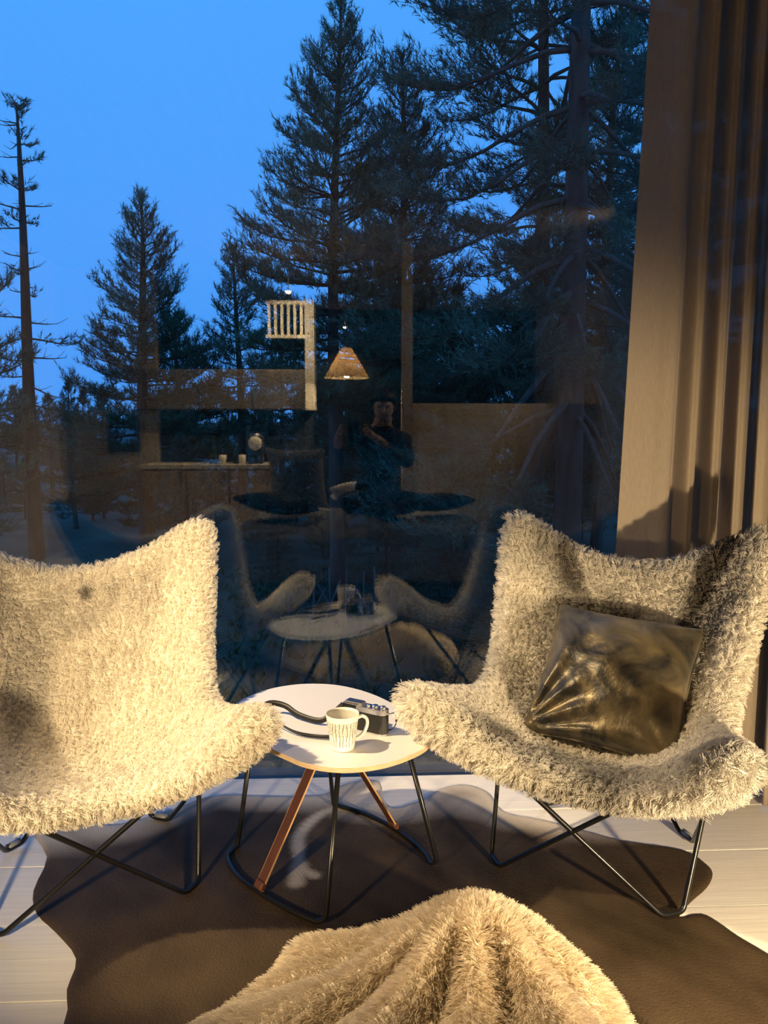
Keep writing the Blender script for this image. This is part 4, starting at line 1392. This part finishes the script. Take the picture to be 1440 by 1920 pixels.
for x, hgt, rr2, lab in [(-1.28, .26, .032, 'tall dark bottle on the kitchen worktop'), (-1.07, .21, .028, 'shorter dark bottle between cup and coffee maker on the worktop')]:
    b_ = lathe('bottle', [(0, .004), (rr2, .0), (rr2, hgt * .55), (rr2 * .4, hgt * .75), (rr2 * .38, hgt * .95), (rr2 * .45, hgt), (0, hgt)], M['bottle'], None, 20)
    b_.location = (x, KY - .2, .8405); tag(b_, lab, 'bottle')
for x, lab in [(-1.18, 'white cup beside the tall bottle on the worktop'), (-1.00, 'white cup next to the round coffee maker')]:
    c_ = lathe('cup', [(0, .003), (.028, 0), (.036, .085), (.033, .085), (.026, .006), (0, .006)], M['porcelain'], None, 20)
    c_.location = (x, KY - .12, .8405); tag(c_, lab, 'cup')
cm = empty('coffee_maker', (-.88, KY - .2, .8405), 0, 'dark coffee maker with a round pale dial on the kitchen worktop', 'coffee maker')
box_obj('body', (0, 0, .13), (.13, .16, .26), M['dark_wall'], cm, bev=.01)
dl = lathe('dial', [(0, .012), (.058, .012), (.065, 0)], M['porcelain'], cm, 28); dl.location = (0, .08, .19); dl.rotation_euler = (-PI / 2, 0, 0)
lathe('lid', [(0, .03), (.05, .02), (.06, 0)], M['metal'], cm, 24).location = (0, 0, .26)
pic = empty('wall_screen', (-2.2, KY - .55, 1.12), 0, 'small dark square screen on the pale partition by the kitchen', 'screen')
box_obj('frame', (0, 0, 0), (.30, .03, .36), M['frame_dark'], pic, bev=.003)
box_obj('panel', (0, .017, 0), (.27, .006, .33), M['dark_wall'], pic)
pa = box_obj('partition', (-2.3, KY - .62, ZC / 2 - .0), (.86, .08, ZC - .01), M['wall']); tag(pa, kind='structure'); pa.name = 'wall_kitchen'
post = box_obj('trim_1', (.48, -1.52, ZC / 2), (.09, .09, ZC - .004), M['cabinet']); tag(post, kind='structure')
hp2 = box_obj('wall_bed', (.48 + .045 + .985, -1.52, .69), (1.96, .06, 1.38), M['wall']); tag(hp2, kind='structure')

# bed
bed = empty('bed', (.06, -.36, 0), 0, 'wide low bed with charcoal sides facing the window', 'bed')
box_obj('base', (0, 0, .18), (1.58, 2.02, .24), M['dark_bedding'], bed, bev=.01)
for sx in (-1, 1):
    for sy in (-1, 1):
        box_obj('leg', (sx * .70, sy * .92, .03), (.05, .05, .06), M['frame_dark'], bed)
box_obj('mattress', (0, 0, .405), (1.56, 2.0, .21), M['linen'], bed, bev=.03)
nU, nV = 60, 70
u_, v_ = np.meshgrid(np.linspace(-.83, .83, nU), np.linspace(-.75, 1.06, nV), indexing='ij')
dn = wave_noise(95, 5.5, 3)(np.stack([u_, v_, 0 * u_], -1))
zt = .535 + .022 * dn + .05 * np.exp(-((u_ + .2) / .4) ** 2 - ((v_ - .1) / .4) ** 2)
ovr = np.maximum(np.abs(u_) - .785, 0) + np.maximum(v_ - 1.005, 0)
zt = np.where(ovr > 0, .53 - ovr * 4.2, zt)
uu = np.clip(u_, -.81, .81); vv = np.minimum(v_, 1.03)
V = np.concatenate([np.stack([uu, vv, zt], -1).reshape(-1, 3), np.stack([uu * .985, vv * .985, zt - .022], -1).reshape(-1, 3)])
idx = np.arange(nU * nV).reshape(nU, nV)
q = np.stack([idx[:-1, :-1], idx[1:, :-1], idx[1:, 1:], idx[:-1, 1:]], -1).reshape(-1, 4)
ring = list(idx[:, 0]) + list(idx[-1, 1:]) + list(idx[::-1, -1][1:]) + list(idx[0, ::-1][1:-1])
Fc = [tuple(f) for f in q] + [tuple(f[::-1] + nU * nV) for f in q] + [(ring[i], ring[i] + nU * nV, ring[(i + 1) % len(ring)] + nU * nV, ring[(i + 1) % len(ring)]) for i in range(len(ring))]
duv = mesh_np('duvet', V, Fc, M['bedding'], None, True); duv.location = (.06, -.36, 0)
tag(duv, 'rumpled grey duvet spread over the bed', 'duvet')


def pillow(name, c, s, rot, m, label, sq=.4):
    n = 24
    lin = np.linspace(-1, 1, n)
    A, B = np.meshgrid(lin, lin, indexing='ij')
    pr = (np.clip(1 - A ** 2, 0, 1) * np.clip(1 - B ** 2, 0, 1)) ** sq
    X = A * s[0] / 2 * (1 - .12 * (1 - B ** 2) * A ** 2); Y = B * s[1] / 2 * (1 - .12 * (1 - A ** 2) * B ** 2)
    nzv = .01 * wave_noise(int(abs(c[0]) * 100) + 7, 4, 2)(np.stack([A, B, 0 * A], -1)) * pr
    V = np.concatenate([np.stack([X, Y, pr * s[2] / 2 + nzv], -1).reshape(-1, 3), np.stack([X, Y, -pr * s[2] / 2], -1).reshape(-1, 3)])
    idx = np.arange(n * n).reshape(n, n)
    q = np.stack([idx[:-1, :-1], idx[1:, :-1], idx[1:, 1:], idx[:-1, 1:]], -1).reshape(-1, 4)
    b_ = bmesh.new(); vs = [b_.verts.new(v) for v in V]
    for f in q:
        b_.faces.new([vs[i] for i in f]); b_.faces.new([vs[i + n * n] for i in f[::-1]])
    bmesh.ops.remove_doubles(b_, verts=b_.verts, dist=.0005)
    o = bm_obj(name, b_, m, None, True); o.location = c; o.rotation_euler = rot
    tag(o, label, 'pillow')
    return o


pillow('pillow', (-.40, -.78, .795), (.46, .50, .20), (math.radians(72), 0, math.radians(8)), M['bedding'], 'large grey pillow standing upright on the bed')
pillow('pillow', (-.50, -.10, .672), (.50, .34, .14), (math.radians(8), math.radians(4), math.radians(35)), M['dark_bedding'], 'charcoal pillow lying flat beside the upright grey pillow')
pillow('pillow', (.62, -.55, .635), (.50, .36, .14), (math.radians(6), 0, math.radians(-20)), M['dark_bedding'], 'charcoal pillow lying flat beside the seated person')
pillow('pillow', (.10, -1.12, .655), (.55, .40, .16), (math.radians(14), 0, 0), M['linen'], 'pale linen pillow at the head of the bed')


# ------------------------------------------------------------------ person seated on the bed, holding up the phone
def make_person():
    Vt, Rd, Ed = [], [], []
    def add(p, r_, par=None):
        Vt.append(p); Rd.append(r_)
        if par is not None: Ed.append((par, len(Vt) - 1))
        return len(Vt) - 1
    pel = add((.20, -.46, .66), (.165, .125))
    sp1 = add((.20, -.46, .82), (.145, .105), pel)
    sp2 = add((.21, -.44, .98), (.165, .11), sp1)
    ches = add((.22, -.42, 1.10), (.155, .10), sp2)
    nk = add((.225, -.395, 1.185), (.058, .058), ches)
    hd0 = add((.23, -.375, 1.245), (.070, .075), nk)
    hd1 = add((.23, -.365, 1.31), (.079, .095), hd0)
    hd2 = add((.23, -.37, 1.375), (.072, .085), hd1)
    for s in (-1, 1):
        hip = add((.20 + s * .11, -.40, .645), (.095, .095), pel)
        kn = add((.20 + s * .24, -.02, .70), (.068, .068), hip)
        md = add((.20 + s * .20, -.16, .64), (.055, .055), kn)
        an = add((.20 + s * .06, -.26, .60), (.042, .042), md)
        add((.20 - s * .06, -.17, .59), (.040, .032), an)
        sh = add((.22 + s * .17, -.41, 1.085), (.064, .064), ches)
        if s < 0:
            el, wr, pm = (-.07, -.27, .93), (-.085, -.12, 1.09), (-.070, -.075, 1.135)
        else:
            el, wr, pm = (.40, -.26, .92), (.20, -.13, 1.09), (.115, -.085, 1.135)
        e_ = add(el, (.046, .046), sh)
        w_ = add(wr, (.029, .029), e_)
        p_ = add(pm, (.030, .019), w_)
        # five fingers folded round the phone's edge
        fx_ = 1 if s < 0 else -1
        for i, (dz, ln_) in enumerate([(.045, .9), (.022, 1.0), (0, .95), (-.020, .8)]):
            b1 = add((pm[0] + fx_ * .002, pm[1] + .012, pm[2] + dz * .7 + .012), (.0095, .0095), p_)
            b2 = add((pm[0] + fx_ * .010, pm[1] + .034 * ln_, pm[2] + dz + .014), (.0085, .0085), b1)
            add((pm[0] + fx_ * .030 * ln_, pm[1] + .040 * ln_, pm[2] + dz + .015), (.0075, .0075), b2)
        b1 = add((pm[0] + fx_ * .012, pm[1] - .012, pm[2] + .012), (.011, .011), p_)
        add((pm[0] + fx_ * .034, pm[1] + .008, pm[2] + .028), (.009, .009), b1)
    me = bpy.data.meshes.new('person_body')
    me.from_pydata(Vt, Ed, [])
    tmp = bpy.data.objects.new('person_body_tmp', me); COL.objects.link(tmp)
    md_ = tmp.modifiers.new('skin', 'SKIN')
    for i, sv in enumerate(me.skin_vertices[0].data):
        sv.radius = Rd[i]; sv.use_root = (i == 0)
    md_.use_smooth_shade = True
    s2 = tmp.modifiers.new('sub', 'SUBSURF'); s2.levels = 2; s2.render_levels = 2
    dg = bpy.context.evaluated_depsgraph_get()
    ev = bpy.data.meshes.new_from_object(tmp.evaluated_get(dg))
    bpy.data.objects.remove(tmp)
    root = empty('person', (.20, -.46, .56), 0, 'person in dark clothes sitting on the bed holding up a phone', 'person')
    ev.transform(Matrix.Translation((-.20, .46, -.56)))
    ev.materials.clear()
    for m in ('cloth_dark', 'jeans', 'skin'): ev.materials.append(M[m])
    for p in ev.polygons:
        c = p.center + Vector((.20, -.46, .56))
        hand = c.y > -.135 and c.z > 1.02
        p.material_index = 2 if (c.z > 1.185 and abs(c.x - .23) < .12) or hand else (1 if c.z < .74 else 0)
        p.use_smooth = True
    o = link('body', ev, None, root)
    # face and hair
    h = Vector((.23, -.365, 1.315)) - Vector((.20, -.46, .56))
    b_ = bmesh.new(); bmesh.ops.create_uvsphere(b_, u_segments=24, v_segments=16, radius=.101)
    for v in list(b_.verts):
        v.co.z = v.co.z * 1.12 + .018; v.co.y = v.co.y * 1.08 - .012
    bmesh.ops.delete(b_, geom=[v for v in b_.verts if v.co.y > .035 and v.co.z < .055 or v.co.z < -.10], context='VERTS')
    ho_ = bm_obj('hair', b_, M['hair'], root, True); ho_.location = h
    sm_ = ho_.modifiers.new('t', 'SOLIDIFY'); sm_.thickness = .012
    for s in (-1, 1):
        b_ = bmesh.new(); bmesh.ops.create_uvsphere(b_, u_segments=10, v_segments=8, radius=.010)
        q_ = bm_obj('eye', b_, M['cam_gloss'], root, True); q_.location = h + Vector((s * .030, .082, .005)); q_.scale = (1.2, .6, .7)
        b_ = bmesh.new(); bmesh.ops.create_uvsphere(b_, u_segments=10, v_segments=8, radius=.022)
        q_ = bm_obj('ear', b_, M['skin'], root, True); q_.location = h + Vector((s * .082, .0, -.005)); q_.scale = (.4, .8, 1.2)
    b_ = bmesh.new(); bmesh.ops.create_cone(b_, segments=8, radius1=.014, radius2=.006, depth=.04)
    q_ = bm_obj('nose', b_, M['skin'], root, True); q_.location = h + Vector((0, .098, -.018)); q_.rotation_euler = (.35, 0, 0)
    b_ = bmesh.new(); bmesh.ops.create_uvsphere(b_, u_segments=10, v_segments=6, radius=.022)
    q_ = bm_obj('mouth', b_, mat('lips', (.40, .17, .14), .5, noise=.05), root, True); q_.location = h + Vector((0, .076, -.055)); q_.scale = (1, .4, .25)
    ph = empty('phone', (.022, -.040, 1.07), 0, 'dark phone held up in both hands by the seated person', 'phone')
    box_obj('case', (0, 0, .073), (.072, .008, .146), M['cam_gloss'], ph, bev=.0035)
    box_obj('camera_bump', (-.018, .0045, .115), (.030, .002, .030), M['dark_wall'], ph, bev=.0008)


make_person()
